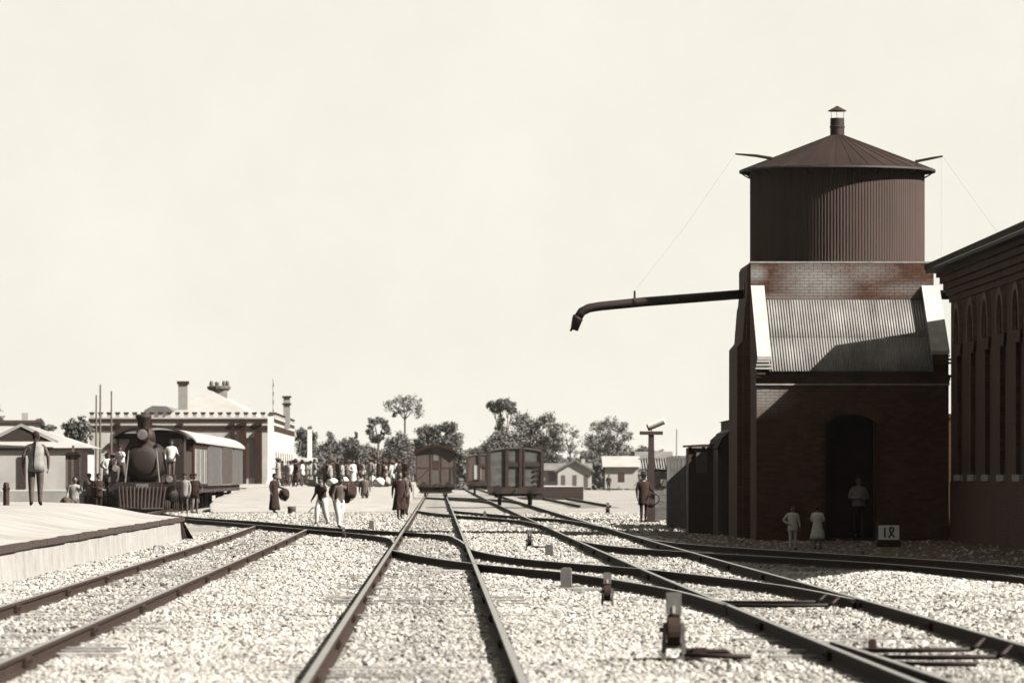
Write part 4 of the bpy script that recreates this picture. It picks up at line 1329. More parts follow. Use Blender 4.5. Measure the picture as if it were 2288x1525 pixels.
def goods_wagon(label, loc, rich):
    t = thing('goods_wagon', label, 'goods wagon', loc, 0, None)
    hw, z0, z1, L = 1.36, 1.05, 2.72, 6.6
    n = 8
    for i in range(n):
        za, zb = z0 + (z1 - z0) * i / n, z0 + (z1 - z0) * (i + 1) / n
        MB().box(-hw + 0.02, hw - 0.02, 0.02, 0.06, za + 0.004, zb - 0.004).build('end_board', M['wagonboard'] if rich else M['vanwood'], t)
    q = [(-hw + 0.02, z1)] + [(x, z1 + 0.20 * (1 - (x / hw) ** 2)) for x in np.linspace(-hw + 0.02, hw - 0.02, 9)] + [(hw - 0.02, z1)]
    MB().prism(q, 'y', 0.02, 0.06).build('end_board', M['wagonboard'] if rich else M['vanwood'], t)
    MB().box(-hw, hw, 0.065, L, z0, z1).build('body', M['timber'], t)
    for x in ((-hw + 0.06), -0.42, 0.25, 0.42, hw - 0.06):
        w = 0.075 if x != 0.42 else 0.04
        MB().box(x - w, x + w, -0.07, 0.018, z0 - 0.1, z1 + 0.20 * (1 - (x / hw) ** 2) + 0.03).build('end_post', M['timber'], t)
    MB().box(-0.34, hw, -0.05, -0.001, 2.02, 2.24).build('cross_rail', M['timber'], t)
    if rich:
        for k in range(3):
            MB().add([(hw - 0.5 + 0.02 * k, -0.03, 1.25 + 0.25 * k), (hw - 0.12, -0.03, 1.42 + 0.25 * k), (hw - 0.12, -0.03, 1.53 + 0.25 * k), (hw - 0.5, -0.03, 1.36 + 0.25 * k), (hw - 0.5 + 0.02 * k, 0.015, 1.25 + 0.25 * k), (hw - 0.12, 0.015, 1.42 + 0.25 * k), (hw - 0.12, 0.015, 1.53 + 0.25 * k), (hw - 0.5, 0.015, 1.36 + 0.25 * k)],
                     [(0, 1, 2, 3), (4, 7, 6, 5), (0, 4, 5, 1), (1, 5, 6, 2), (2, 6, 7, 3), (3, 7, 4, 0)]).build('ladder_tread', M['timber'], t)
        MB().prism([(hw - 0.5, z1 + 0.12), (hw - 0.05, z1 + 0.38), (hw - 0.02, z1 + 0.2), (hw - 0.1, z1 + 0.04)], 'y', 0.0, 0.6).build('brake_seat', M['timber'], t)
    else:
        MB().box(-hw + 0.55, -hw + 1.05, -0.02, 0.015, 1.15, 2.15).build('pale_card', M['whitepaint'], t)
    arc_roof(hw + 0.06, z1 + 0.0, 0.24, 0.07, -0.04, L + 0.05).build('roof', M['greywood'], t)
    MB().box(-hw - 0.02, hw + 0.02, -0.14, 0.02, 0.70, 1.0).build('buffer_beam', M['timber'], t)
    MB().box(-hw + 0.08, hw - 0.08, 0.03, L, 0.62, 1.04).build('underframe', M['iron'], t)
    buffers(t, 0.92)
    wheels(t, (0.9, L - 1.2))
    for s in (-1, 1):
        MB().box(s * 0.95 - 0.06, s * 0.95 + 0.06, 0.55, 1.25, 0.5, 0.95).build('axle_guard', M['iron'], t)
    return t
goods_wagon('dark framed goods wagon with ladder treads on its end', (3.78, 262, 0), True)
goods_wagon('goods wagon with a pale card half hidden behind the nearer wagon', (3.75, 425, 0), False).scale = (1.12, 1.12, 1.12)

def locomotive():
    t = thing('steam_locomotive', 'black steam locomotive with slatted cowcatcher facing the tracks', 'locomotive', (-12.07, 219, 0))
    W = lambda b, n, m=None, s=False, par=None: b.build(n, m or M['iron'], par or t, s)
    W(MB().box(-1.35, 1.35, 0.0, 0.2, 0.95, 1.3), 'buffer_beam')
    cc = W(MB().prism([(-0.75, 0.25), (0.75, 0.25), (1.2, 0.95), (-1.2, 0.95)], 'y', 0.05, 0.15), 'cowcatcher')
    for i in range(13):
        u = (i - 6) / 6
        W(MB().tube([(u * 0.95, -0.05, 1.12), (u * 0.85, -0.75 + 0.35 * abs(u), 0.22)], 0.032, 6), 'bar', M['timber'], False, cc)
    W(MB().tube([(-0.9, -0.38, 0.22), (0, -0.78, 0.22), (0.9, -0.38, 0.22)], 0.04, 6), 'nose_bar', None, False, cc)
    W(MB().lathe([(0.2, 0.30), (0.80, 0.32), (0.84, 0.36), (0.84, 1.6), (0.78, 1.62), (0.78, 6.3)], (0, 0, 2.2), 'y', 28), 'boiler', None, True)
    W(MB().lathe([(0.03, 0.20), (0.30, 0.22), (0.62, 0.27), (0.65, 0.31)], (0, 0, 2.2), 'y', 24), 'smokebox_door', M['iron'], True)
    W(MB().box(-0.5, 0.5, 0.26, 0.30, 2.17, 2.23), 'door_strap')
    W(MB().lathe([(0.30, 2.95), (0.24, 3.08), (0.22, 3.2), (0.26, 3.85), (0.33, 3.92), (0.33, 4.02), (0.28, 4.08)], (0, 1.0, 0), 'z', 18), 'chimney', None, True)
    W(MB().box(-0.24, 0.24, 0.12, 0.6, 2.98, 3.50), 'headlamp_case', M['band'])
    W(MB().lathe([(0.02, 0.07), (0.2, 0.08), (0.22, 0.13)], (0, 0, 3.24), 'y', 18), 'headlamp_glass', M['palepanel'])
    W(MB().lathe([(0.36, 2.9), (0.36, 3.25), (0.30, 3.45), (0.15, 3.55), (0.02, 3.58)], (0, 3.2, 0), 'z', 18), 'steam_dome', None, True)
    W(MB().lathe([(0.30, 2.9), (0.30, 3.2), (0.20, 3.35), (0.02, 3.4)], (0, 4.6, 0), 'z', 16), 'sand_dome', None, True)
    W(MB().box(-1.4, 1.4, 6.3, 6.36, 1.3, 3.35), 'cab_front')
    for s in (-1, 1):
        W(MB().box(s * 1.1 - 0.22, s * 1.1 + 0.22, 6.27, 6.30, 2.5, 3.1), 'cab_window', M['glass'])
        W(MB().box(s * 1.38 - 0.02, s * 1.38 + 0.02, 6.37, 8.3, 1.3, 3.3), 'cab_side')
        W(MB().box(s * 1.15 - 0.22, s * 1.15 + 0.22, 0.25, 6.3, 1.32, 1.40), 'running_board')
        W(MB().lathe([(0.26, 0.55), (0.28, 0.6), (0.28, 1.5), (0.26, 1.55)], (s * 1.12, 0, 0.82), 'y', 16), 'cylinder', None, True)
        W(MB().tube([(s * 0.86, 0.4, 2.55), (s * 0.86, 6.2, 2.55)], 0.025, 6), 'handrail', M['palepanel'])
        W(MB().tube([(s * 1.1, 1.4, 0.82), (s * 1.0, 4.4, 0.8)], 0.05, 6), 'connecting_rod', M['greywood'])
        W(MB().tube([(s * 0.7, 0.05, 1.3), (s * 0.55, 0.35, 2.7)], 0.03, 6), 'brace_rod', M['palepanel'])
    arc_roof(1.55, 3.22, 0.48, 0.10, 5.95, 8.6).build('cab_roof', M['iron'], t)
    W(MB().lathe([(0.16, 0), (0.16, 0.5), (0.12, 0.52), (0.12, 0.6), (0.17, 0.62), (0.17, 1.05)], (1.02, 2.6, 1.45), 'z', 12), 'air_pump')
    W(MB().lathe([(0.17, 3.05), (0.15, 3.12), (0.10, 3.28), (0.02, 3.31)], (0, 2.2, 0), 'z', 12), 'bell', M['greywood'])
    W(MB().box(-0.26, 0.26, -0.03, 0.0, 1.02, 1.24), 'number_plate', M['palepanel'])
    W(MB().box(-0.16, 0.16, 0.24, 0.27, 2.45, 2.62), 'maker_plate', M['palepanel'])
    W(MB().tube([(0.55, 0.3, 2.85), (0.9, 0.9, 2.2), (1.0, 1.2, 1.2)], 0.07, 8), 'steam_pipe')
    W(MB().tube([(-0.55, 0.3, 2.85), (-0.9, 0.9, 2.2), (-1.0, 1.2, 1.2)], 0.07, 8), 'steam_pipe')
    W(MB().tube([(0.78, 2.0, 2.4), (0.86, 3.5, 2.1), (0.84, 5.5, 2.5)], 0.04, 6), 'feed_pipe', M['greywood'])
    W(MB().box(0.95, 1.35, 0.1, 0.5, 1.31, 1.62), 'tool_box', M['timber'])
    W(MB().box(-1.38, -1.0, 0.05, 0.4, 1.31, 1.75), 'lamp_box', M['greywood'])
    for s in (-1, 1):
        W(MB().lathe([(0.12, -0.06), (0.14, -0.03), (0.14, 0.1)], (s * 1.1, 0, 1.42 if s > 0 else 1.86), 'y', 12), 'side_lamp', M['palepanel'])
    big = MB().lathe([(0.12, -0.08), (0.62, -0.06), (0.63, -0.075), (0.70, -0.075), (0.70, 0.075), (0.62, 0.07), (0.12, 0.08)], axis='x', n=24).mesh('driving_wheel', M['iron'])
    for y in (2.6, 4.3, 6.0):
        for s in (-1, 1):
            place(big, 'driving_wheel', t, (s * 0.75, y, 0.84))
    wheels(t, (0.9,), 0.55)
    W(MB().box(-0.6, 0.6, 0.3, 8.4, 0.7, 1.3), 'main_frame')
    # tender
    t2 = thing('tender', 'black coal tender coupled behind the steam locomotive', 'tender', (-12.07, 228.2, 0))
    MB().box(-1.35, 1.35, 0.0, 5.4, 1.1, 2.6).build('tank', M['iron'], t2)
    MB().prism([(-1.1, 2.6), (-0.9, 2.95), (-0.2, 3.1), (0.5, 3.0), (1.1, 2.6)], 'y', 0.4, 4.8).build('coal', M['iron'], t2)
    MB().box(-1.2, 1.2, 0.1, 5.3, 0.75, 1.09).build('frame', M['iron'], t2)
    wheels(t2, (1.0, 2.7, 4.4))
locomotive()

def carriage(label, y0, L, style):
    t = thing('railway_carriage', label, 'railway carriage', (-12.07, y0, 0), 0, 'carriages standing behind the locomotive')
    hw, z0, z1 = 1.40, 1.1, 3.15
    body = {'dark': M['band'], 'grey': M['greywood'], 'pale': M['palepanel']}[style]
    MB().box(-hw, hw, 0, L, z0, z1).build('body', body, t)
    arc_roof(hw + 0.13, z1 - 0.04, 0.55, 0.09, -0.4, L + 0.3).build('roof', M['roofwhite'], t)
    MB().box(-1.25, 1.25, -0.3, L, 0.78, 1.09).build('underframe', M['iron'], t)
    n = 3 if style == 'dark' else int(L / 1.25)
    for i in range(n):
        y = 0.45 + (L - 0.9) * (i + 0.5) / n
        for s in (-1, 1):
            x = s * hw
            if style == 'dark':
                wd = MB().box(min(x, x + s * 0.03), max(x, x + s * 0.03), y - 1.5, y + 1.5, 1.2, 2.75).build('curtain', M['curtain'], t)
                for e in (-0.75, 0.0, 0.75):
                    MB().box(min(x, x + s * 0.05), max(x, x + s * 0.05), y + e - 0.1, y + e + 0.1, 1.2, 2.75).build('curtain_fold', M['palepanel'], t)
            else:
                wd = MB().box(min(x, x + s * 0.02), max(x, x + s * 0.02), y - 0.36, y + 0.36, 2.05, 2.8).build('window', M['glass'], t)
                for e in (-0.4, 0.4):
                    MB().box(min(x, x + s * 0.04), max(x, x + s * 0.04), y + e - 0.04, y + e + 0.04, 1.15, 2.95).build('window_post', M['palepanel'] if style == 'grey' else M['greywood'], t)
        MB().box(hw - 0.02, hw + 0.05, y - 0.55, y + 0.55, 2.93, 3.02).build('cornice_rail', body, t)
    MB().box(-0.35, 0.35, -0.03, -0.001, z0, 3.0).build('end_door', M['timber'], t)
    MB().box(hw + 0.0, hw + 0.25, 0.2, L - 0.2, 0.86, 0.92).build('step_board', M['timber'], t)
    wheels(t, (1.2, 3.0, L - 3.0, L - 1.2))
carriage('dark carriage with tall white curtains next to the tender', 234.4, 14.0, 'dark')
carriage('grey carriage with posted windows coupled behind the curtained carriage', 249.2, 14.0, 'grey')
carriage('pale carriage third in line behind the locomotive', 264.0, 14.0, 'pale')
carriage('grey carriage last in the train beside the station', 278.8, 14.0, 'grey')

# ------------------------------------------------------------------ station
def station():
    D0, D1 = 450.0, 512.0
    x0, x1 = P(200, 1, D0).x, P(612, 1, D0).x
    t = thing('station_building', 'long pale station building with battlemented roofline and chimneys', 'station', ((x0 + x1) / 2, D0, 0.9))
    W = lambda b, n, m, par=None, s=False: b.build(n, m, par or t, s, True)
    z = lambda y, D=D0: P(0, y, D).z
    W(MB().box(x0, x1, D0, D1, 0.85, z(937)), 'wall', M['render'])
    for (ya, yb, pr) in ((935, 942, 0.07), (950, 961, 0.09)):
        W(MB().box(x0 - pr, x1 + pr, D0 - pr, D1 + pr, z(yb), z(ya)), 'cornice_band', M['band'])
    parap = W(MB().box(x0 - 0.1, x1 + 0.1, D0 - 0.1, D0 + 0.3, z(935) + 0.001, z(932)).box(x1 - 0.3, x1 + 0.1, D0 + 0.31, D1, z(935) + 0.001, z(932)), 'parapet', M['render'])
    me_ = MB().box(-0.16, 0.16, -0.18, 0.18, 0, 0.30, 0).box(-0.21, 0.21, -0.23, 0.23, 0.30, 0.44, 1).mesh('merlon', [M['render'], M['band']])
    o = Vector(t.location)
    k = 22
    for i in range(k):
        place(me_, 'merlon', parap, Vector((x0 + 0.2 + (x1 - x0 - 0.4) * i / (k - 1), D0 + 0.1, z(932))) - o)
    y = D0 + 1.4
    while y < D1:
        place(me_, 'merlon', parap, Vector((x1 - 0.1, y, z(932))) - o)
        y += 1.5
    for x in (264, 335, 404, 520, 542, 577):
        w = 0.2 if x not in (542, 577) else 0.32
        X = P(x, 1, D0).x
        W(MB().box(X - w, X + w, D0 - 0.22, D0 + 0.05, 0.9, z(962)), 'pilaster', M['band'])
        W(MB().box(X - w, X + w, D0 - 0.27, D0 + 0.05, z(949.5), z(942.5)), 'frieze_block', M['band'])
    for (xa, xb, yt) in ((240, 258, 995), (548, 571, 983), (430, 452, 990), (480, 502, 990)):
        a, b = P(xa, 1, D0).x, P(xb, 1, D0).x
        c, r = (a + b) / 2, (b - a) / 2
        zt = z(yt)
        wn_ = W(MB().prism([(a, 1.4), (b, 1.4), (b, zt - r)] + [(c + r * math.cos(q), zt - r + r * math.sin(q)) for q in np.linspace(0.1, PI - 0.1, 9)] + [(a, zt - r)], 'y', D0 - 0.03, D0 + 0.02), 'window', M['glass'])
        hood = MB()
        qs = np.linspace(0, PI, 9)
        for u, v in zip(qs[:-1], qs[1:]):
            hood.prism([(c + r * math.cos(u), zt - r + r * math.sin(u)), (c + (r + 0.25) * math.cos(u), zt - r + (r + 0.25) * math.sin(u)), (c + (r + 0.25) * math.cos(v), zt - r + (r + 0.25) * math.sin(v)), (c + r * math.cos(v), zt - r + r * math.sin(v))], 'y', D0 - 0.15, D0 - 0.001)
        W(hood, 'window_hood', M['band'], wn_)
    for i in range(8):
        y = D0 + 5 + i * 7
        W(MB().box(x1 - 0.02, x1 + 0.03, y, y + 1.4, 0.95, 3.6), 'platform_door', M['timber'])
    # pitched pale roofs behind the battlements
    rz = z(937)
    a, b, r_ = P(425, 1, 465).x, P(600, 1, 465).x, z(872, 470)
    m_ = P(470, 1, 470).x
    W(MB().add([(a - 2, 453, rz), (b, 453, rz), (b, 508, rz), (a - 2, 508, rz), (m_, 468, r_), (m_, 500, r_)], [(0, 1, 4), (1, 2, 5, 4), (2, 3, 5), (3, 0, 4, 5), (0, 3, 2, 1)]), 'hipped_roof', M['roofwhite'])
    W(MB().add([P(322, 916, 462), P(340, 906, 462), P(372, 907, 462), P(398, 926, 462), P(322, 940, 462), P(398, 940, 462)] + [p + Vector((0, 20, 0)) for p in (P(322, 916, 462), P(340, 906, 462), P(372, 907, 462), P(398, 926, 462), P(322, 940, 462), P(398, 940, 462))], [(0, 1, 2, 3, 5, 4), (6, 10, 11, 9, 8, 7), (0, 6, 7, 1), (1, 7, 8, 2), (2, 8, 9, 3), (3, 9, 11, 5), (4, 10, 6, 0)]), 'rear_roof', M['rooftile'])
    # chimneys
    for (xa, xb, yt, D, bands) in ((398, 419, 851, 458, [(851, 858)]), (633, 648, 884, 480, [(884, 888), (900, 904)])):
        A, B = P(xa, yt, D), P(xb, yt, D)
        ch = W(MB().box(A.x, B.x, D, D + (B.x - A.x), rz - 0.5, A.z - 0.02), 'chimney', M['stone'])
        for (u, v) in bands:
            W(MB().box(A.x - 0.1, B.x + 0.1, D - 0.1, D + (B.x - A.x) + 0.1, P(0, v, D).z, P(0, u, D).z), 'chimney_band', M['band'], ch)
    c = P(489, 870, 478)
    ch = W(MB().box(c.x - 0.75, c.x + 0.75, 477.5, 479, rz, P(0, 872, 478).z), 'chimney', M['stone'])
    W(MB().lathe([(0.8, P(0, 873, 478).z), (1.05, P(0, 868, 478).z), (1.05, P(0, 863, 478).z), (0.85, P(0, 861, 478).z)], (c.x, 478.2, 0), 'z', 14), 'chimney_collar', M['greywood'], ch)
    for i in range(7):
        q = 2 * PI * i / 7
        W(MB().lathe([(0.15, P(0, 862, 478).z), (0.17, P(0, 855, 478).z), (0.11, P(0, 850.5 + (i % 3), 478).z)], (c.x + 0.75 * math.cos(q), 478.2 + 0.75 * math.sin(q), 0), 'z', 8), 'chimney_pot', M['greywood'], ch)
station()

def white_mast(label, x, D, w, ytop, ymast):
    g = P(x, 1075, D)
    t = thing('signal_mast', label, 'mast', (g.x, D, 0.9))
    zt = P(x, ytop, D).z - 0.9
    MB().prism([(-w / 2 - 0.03, -0.05), (w / 2 + 0.03, -0.05), (w / 2, zt), (-w / 2, zt)], 'y', -w / 2, w / 2).build('pillar', M['mastwhite'], t)
    MB().box(-w * 0.75, w * 0.75, -w * 0.75, w * 0.75, -0.05, 0.28).build('plinth', M['mastwhite'], t)
    MB().prism([(-w * 0.62, zt + 0.001), (w * 0.62, zt + 0.001), (w * 0.4, zt + 0.14), (-w * 0.4, zt + 0.14)], 'y', -w * 0.6, w * 0.6).build('cap', M['greywood'], t)
    if ymast:
        zm = P(x, ymast, D).z - 0.9
        n = 8
        for i in range(n):
            a, b = zt + 0.141 + (zm - zt - 0.141) * i / n, zt + 0.141 + (zm - zt - 0.141) * (i + 1) / n
            MB().tube([(0.2, 0, a), (0.2, 0, b - 0.005)], 0.05, 6).build('mast_band', M['greywood'] if i % 2 == 0 else M['whitepaint'], t)
white_mast('thick white square mast with a striped pole at the station corner', 605, 437, 0.47, 927, 845)
white_mast('slim white mast standing alone in the platform crowd', 692, 425, 0.33, 957, None)

for i, (x, D, yt, lab) in enumerate(((223, 300, 862, 'tallest of the thin grey poles before the station wall'), (214, 312, 885, 'short thin pole leaning close to the tallest grey pole'), (248, 330, 876, 'thin pole standing apart nearest the locomotive chimney'), (1511, 520, 960, 'faint far pole rising behind the board screen'))):
    g = P(x, 1075, D)
    zb = 0.9 if x < 400 else 0.0
    t = thing('telegraph_pole', lab, 'pole', (g.x, D, zb))
    h = P(x, yt, D).z - zb
    MB().tube([(0, 0, -0.1), (0.02, 0, h * 0.5), (0.03, 0, h)], [0.075, 0.06, 0.045], 7).build('shaft', M['greywood'], t)
    MB().lathe([(0.05, h - 0.005), (0.06, h + 0.02), (0.01, h + 0.1)], (0.03, 0, 0), n=7).build('finial', M['greywood'], t)

# ------------------------------------------------------------------ houses
def bungalow():
    D = 262.0
    xa, xb = P(-170, 1, D).x, P(190, 1, D).x
    t = thing('bungalow', 'pale bungalow with bright hipped roof behind the low platform', 'house', ((xa + xb) / 2, D, 0.9))
    W = lambda b, n, m, par=None: b.build(n, m, par or t, False, True)
    z = lambda y: P(0, y, D).z
    W(MB().box(xa, xb, D, D + 7, 0.85, z(1002)), 'wall', M['render'])
    W(MB().box(xb - 0.10, xb + 0.12, D - 0.1, D + 0.15, 0.9, z(1003)), 'veranda_post', M['timber'])
    e0, e1, zr = xa - 0.4, xb + 0.35, z(950)
    m0, m1 = xa + 3.2, P(60, 1, D).x
    W(MB().add([(e0, D - 0.15, z(1000)), (e1, D - 0.15, z(1000)), (e1, D + 7.5, z(1000)), (e0, D + 7.5, z(1000)), (m0, D + 3.5, zr), (m1, D + 3.5, zr)], [(0, 1, 5, 4), (1, 2, 5), (2, 3, 4, 5), (3, 0, 4), (0, 3, 2, 1)]), 'roof', M['roofwhite'])
    W(MB().box(e0, e1, D - 0.12, D - 0.02, z(1006), z(1000.5)), 'eaves_board', M['timber'])
    # dark front gable
    pk = P(48, 952, D)
    gl = [(P(-20, 1, D).x, z(986)), (P(118, 1, D).x, z(986)), (pk.x, pk.z)]
    W(MB().prism(gl, 'y', D - 0.32, D - 0.16), 'gable', M['timber'])
    for s in (0, 1):
        e = gl[s]
        W(MB().prism([(e[0] + (0.25 if s else -0.25), e[1] - 0.08), (pk.x, pk.z + 0.02), (pk.x, pk.z + 0.14), (e[0] + (0.3 if s else -0.3), e[1] + 0.04)], 'y', D - 0.38, D - 0.14), 'barge_board', M['roofwhite'])
    W(MB().box(P(40, 1, D).x, P(58, 1, D).x, D - 0.05, D + 0.02, 0.95, z(1020)), 'door', M['timber'])
bungalow()

def far_house(label, D, xa, xb, ywall, yridge, wm, rm, gable=None, base=0.0, chim=None):
    A, B = P(xa, ywall, D), P(xb, ywall, D)
    t = thing('far_house', label, 'house', ((A.x + B.x) / 2, D, base))
    W = lambda b, n, m, par=None: b.build(n, m, par or t, False, True)
    dep = 6.0
    W(MB().box(A.x, B.x, D, D + dep, base - 0.05, A.z), 'wall', wm)
    zr = P(0, yridge, D).z
    rf = W(MB().prism([(D - 0.4, A.z - 0.02), (D + dep / 2, zr), (D + dep + 0.4, A.z - 0.02)], 'x', A.x - 0.3, B.x + 0.3), 'roof', rm)
    if gable:
        ga, gb, gy = gable
        a, b = P(ga, ywall, D - 1).x, P(gb, ywall, D - 1).x
        W(MB().prism([(a, base), (a, A.z - 0.1), ((a + b) / 2, P(0, gy, D).z), (b, A.z - 0.1), (b, base)], 'y', D - 1.2, D - 0.01), 'porch', M['renderpale'])
        c = (a + b) / 2
        h = P(0, gy, D).z
        for s in (-1, 1):
            e = a if s < 0 else b
            W(MB().prism([(e + s * 0.3, A.z - 0.25), (c, h + 0.02), (c, h + 0.2), (e + s * 0.35, A.z - 0.05)], 'y', D - 1.5, D + 1), 'porch_roof', rm)
        for k in range(3):
            x = a + (b - a) * (k + 0.5) / 3
            W(MB().box(x - 0.2, x + 0.2, D - 1.23, D - 1.19, base + 0.1, base + 1.3), 'opening', M['greywood'])
    n = max(1, int((B.x - A.x) / 2.2))
    for k in range(n):
        x = A.x + (B.x - A.x) * (k + 0.5) / n
        W(MB().box(x - 0.35, x + 0.35, D - 0.03, D + 0.02, base + 0.7, base + 1.7), 'window', M['glass'])
    if chim:
        c = P(chim, 1, D).x
        W(MB().box(c - 0.2, c + 0.2, D + dep / 2 - 0.2, D + dep / 2 + 0.2, zr - 0.5, zr + 0.45), 'chimney', wm, rf)
far_house('white gabled cottage beside the dark goods platform', 560, 1205, 1318, 1050, 1034, M['render'], M['rooftile'], (1246, 1322, 1030), 0.35, 1305)
far_house('white cottage with dark doorway between cottage and signal post', 600, 1352, 1425, 1042, 1018, M['renderpale'], M['roofwhite'], None, 0.2)
far_house('low pale cottage beyond the signal post', 620, 1400, 1470, 1046, 1024, M['renderpale'], M['rooftile'], None, 0.1)
far_house('grey roofed house rising behind the watch hut', 700, 1425, 1500, 1036, 1008, M['render'], M['rooftile'], None, 0.0)
far_house('flat dark roofed house behind the bungalow', 330, -20, 74, 943, 937, M['render'], M['band'], None, 0.9, 48)
far_house('white shed with a sloping roof behind the slim mast', 520, 652, 700, 1030, 1022, M['render'], M['roofwhite'], None, 0.9)

def sentry_box():
    D = 250.0
    a, b = P(146, 1, D).x, P(178, 1, D).x
    t = thing('sentry_box', 'narrow dark sentry box on legs beside the bungalow', 'sentry box', ((a + b) / 2, D, 0.9))
    W = lambda bb, n, m: bb.build(n, m, t, False, True)
    zt = P(0, 1016, D).z
    n = 5
    for i in range(n):
        x = a + (b - a) * i / n
        W(MB().box(x + 0.005, x + (b - a) / n - 0.005, D, D + 0.03, 1.0, zt), 'board', M['timber'] if i not in (0, 2) else M['greywood'])
    W(MB().box(a + 0.01, b - 0.01, D + 0.032, D + 0.7, 1.0, zt - 0.01), 'cabin', M['timber'])
    W(MB().prism([(a - 0.1, zt), (b + 0.1, zt), ((a + b) / 2 + 0.25, zt + 0.16), ((a + b) / 2 - 0.2, zt + 0.12)], 'y', D - 0.1, D + 0.8), 'roof', M['band'])
    for x in (a + 0.03, b - 0.09):
        W(MB().box(x, x + 0.06, D + 0.02, D + 0.08, 0.85, 0.999), 'leg', M['timber'])
    W(MB().box((a + b) / 2 - 0.05, (a + b) / 2 + 0.06, D + 0.3, D + 0.41, zt + 0.1, zt + 0.45), 'stove_pipe', M['greywood'])
sentry_box()

def picket_fence():
    D = 226.0
    xs = [P(x, 1, D).x for x in (192, 202, 211, 218, 226, 233, 239, 246, 252, 258)]
    t = thing('stake_fence', 'rough dark stake fence beside the locomotive front', 'fence', (xs[4], D, 0))
    for i, x in enumerate(xs):
        h = random.uniform(0.85, 1.12)
        MB().tube([(x, D, -0.1), (x + random.uniform(-0.04, 0.04), D, h)], [0.075, 0.05], 6).build('stake', M['timber'], t, False, True)
    for z in (0.3, 0.65):
        MB().box(xs[0] - 0.1, xs[-1] + 0.1, D + 0.06, D + 0.10, z, z + 0.1).build('fence_rail', M['timber'], t, False, True)
    MB().box(xs[0] - 0.1, xs[-1] + 0.1, D + 0.11, D + 0.14, 0.0, 0.62).build('lower_board', M['timber'], t, False, True)
picket_fence()
t = thing('bollard', 'short dark wooden bollard on the low platform rim', 'bollard', P(14, 1130, 122))
t.location.z = 0.87
MB().tube([(0, 0, -0.1), (0, 0, 0.48), (0, 0, 0.54)], [0.075, 0.07, 0.05], 8).build('shaft', M['timber'], t)
MB().lathe([(0.085, 0.36), (0.085, 0.42)], n=8).build('band', M['iron'], t)

# ------------------------------------------------------------------ trees
def tree(name, label, D, base, clumps, dens=1.0, pale=False, group=None, trunk=0.18, leaf=0.26, zb=0.0):
    g = P(base, 1063, D)
    t = thing(name, label, 'tree', (g.x, D, zb), 0, group)
    k = D / F
    # limbs
    tr = MB()
    cy = sum(c[1] for c in clumps) / len(clumps)
    cx = sum(c[0] for c in clumps) / len(clumps)
    low = max(c[1] + c[3] for c in clumps)
    fork = Vector(((cx * 0.4 + base * 0.6 - base) * k, 0, P(0, min(low, 1050), D).z - zb))
    tr.tube([(0, 0, -0.2), fork * 0.5 + Vector((random.uniform(-0.1, 0.1), 0, 0)), fork], [trunk, trunk * 0.8, trunk * 0.62], 7)
    cen, rad = [], []
    for (x, y, rx, ry) in clumps:
        c = Vector(((x - base) * k, random.uniform(-0.8, 0.8) * rx * k, P(0, y, D).z - zb))
        cen.append(c)
        rad.append((rx * k, ry * k))
        tr.tube([fork * 0.97, fork.lerp(c, 0.5) + Vector((random.uniform(-0.2, 0.2), random.uniform(-0.2, 0.2), 0.1)), c], [trunk * 0.55, trunk * 0.34, trunk * 0.16], 5)
        for j in range(4):
            q = c + Vector((random.uniform(-0.7, 0.7) * rx * k, random.uniform(-0.7, 0.7) * rx * k, random.uniform(-0.2, 0.75) * ry * k))
            tr.tube([c.lerp(fork, 0.25), q], [trunk * 0.16, trunk * 0.06], 4)
    tr.build('trunk', M['bark'], t, True)
    P_, S_ = [], []
    for c, (rx, rz) in zip(cen, rad):
        npuff = max(10, int(30 * dens * (rx * rz) / 0.8))
        d = RNG.normal(size=(npuff, 3))
        d /= np.linalg.norm(d, axis=1)[:, None]
        rr = RNG.uniform(0.2, 1.0, npuff) ** 0.6
        pc = np.array(c) + d * rr[:, None] * np.array([rx, max(rx, rz), rz]) * 1.12
        pr = RNG.uniform(0.22, 0.42, npuff) * min(rx, rz)
        nl = int(34 * min(1.4, dens + 0.35))
        o = RNG.normal(size=(npuff, nl, 3)) * pr[:, None, None] * 0.75
        P_.append((pc[:, None, :] + o).reshape(-1, 3))
    C = np.concatenate(P_)
    n = len(C)
    u = RNG.normal(size=(n, 3)); u /= np.linalg.norm(u, axis=1)[:, None]
    v = np.cross(u, RNG.normal(size=(n, 3))); v /= np.linalg.norm(v, axis=1)[:, None]
    s = RNG.uniform(0.5, 1.1, n)[:, None] * leaf
    u, v = u * s * 0.5, v * s * 0.36
    V = np.stack([C - u, C + v, C + u, C - v], 1).reshape(-1, 3)
    me = bpy.data.meshes.new('crown')
    me.vertices.add(4 * n)
    me.vertices.foreach_set('co', V.ravel())
    me.loops.add(4 * n)
    me.loops.foreach_set('vertex_index', np.arange(4 * n, dtype=np.int32))
    me.polygons.add(n)
    me.polygons.foreach_set('loop_start', np.arange(0, 4 * n, 4, dtype=np.int32))
    me.materials.append(M['leafpale'] if pale else M['leaf'])
    me.update(calc_edges=True)
    o = bpy.data.objects.new('crown', me)
    COL.objects.link(o)
    o.parent = t
    return t

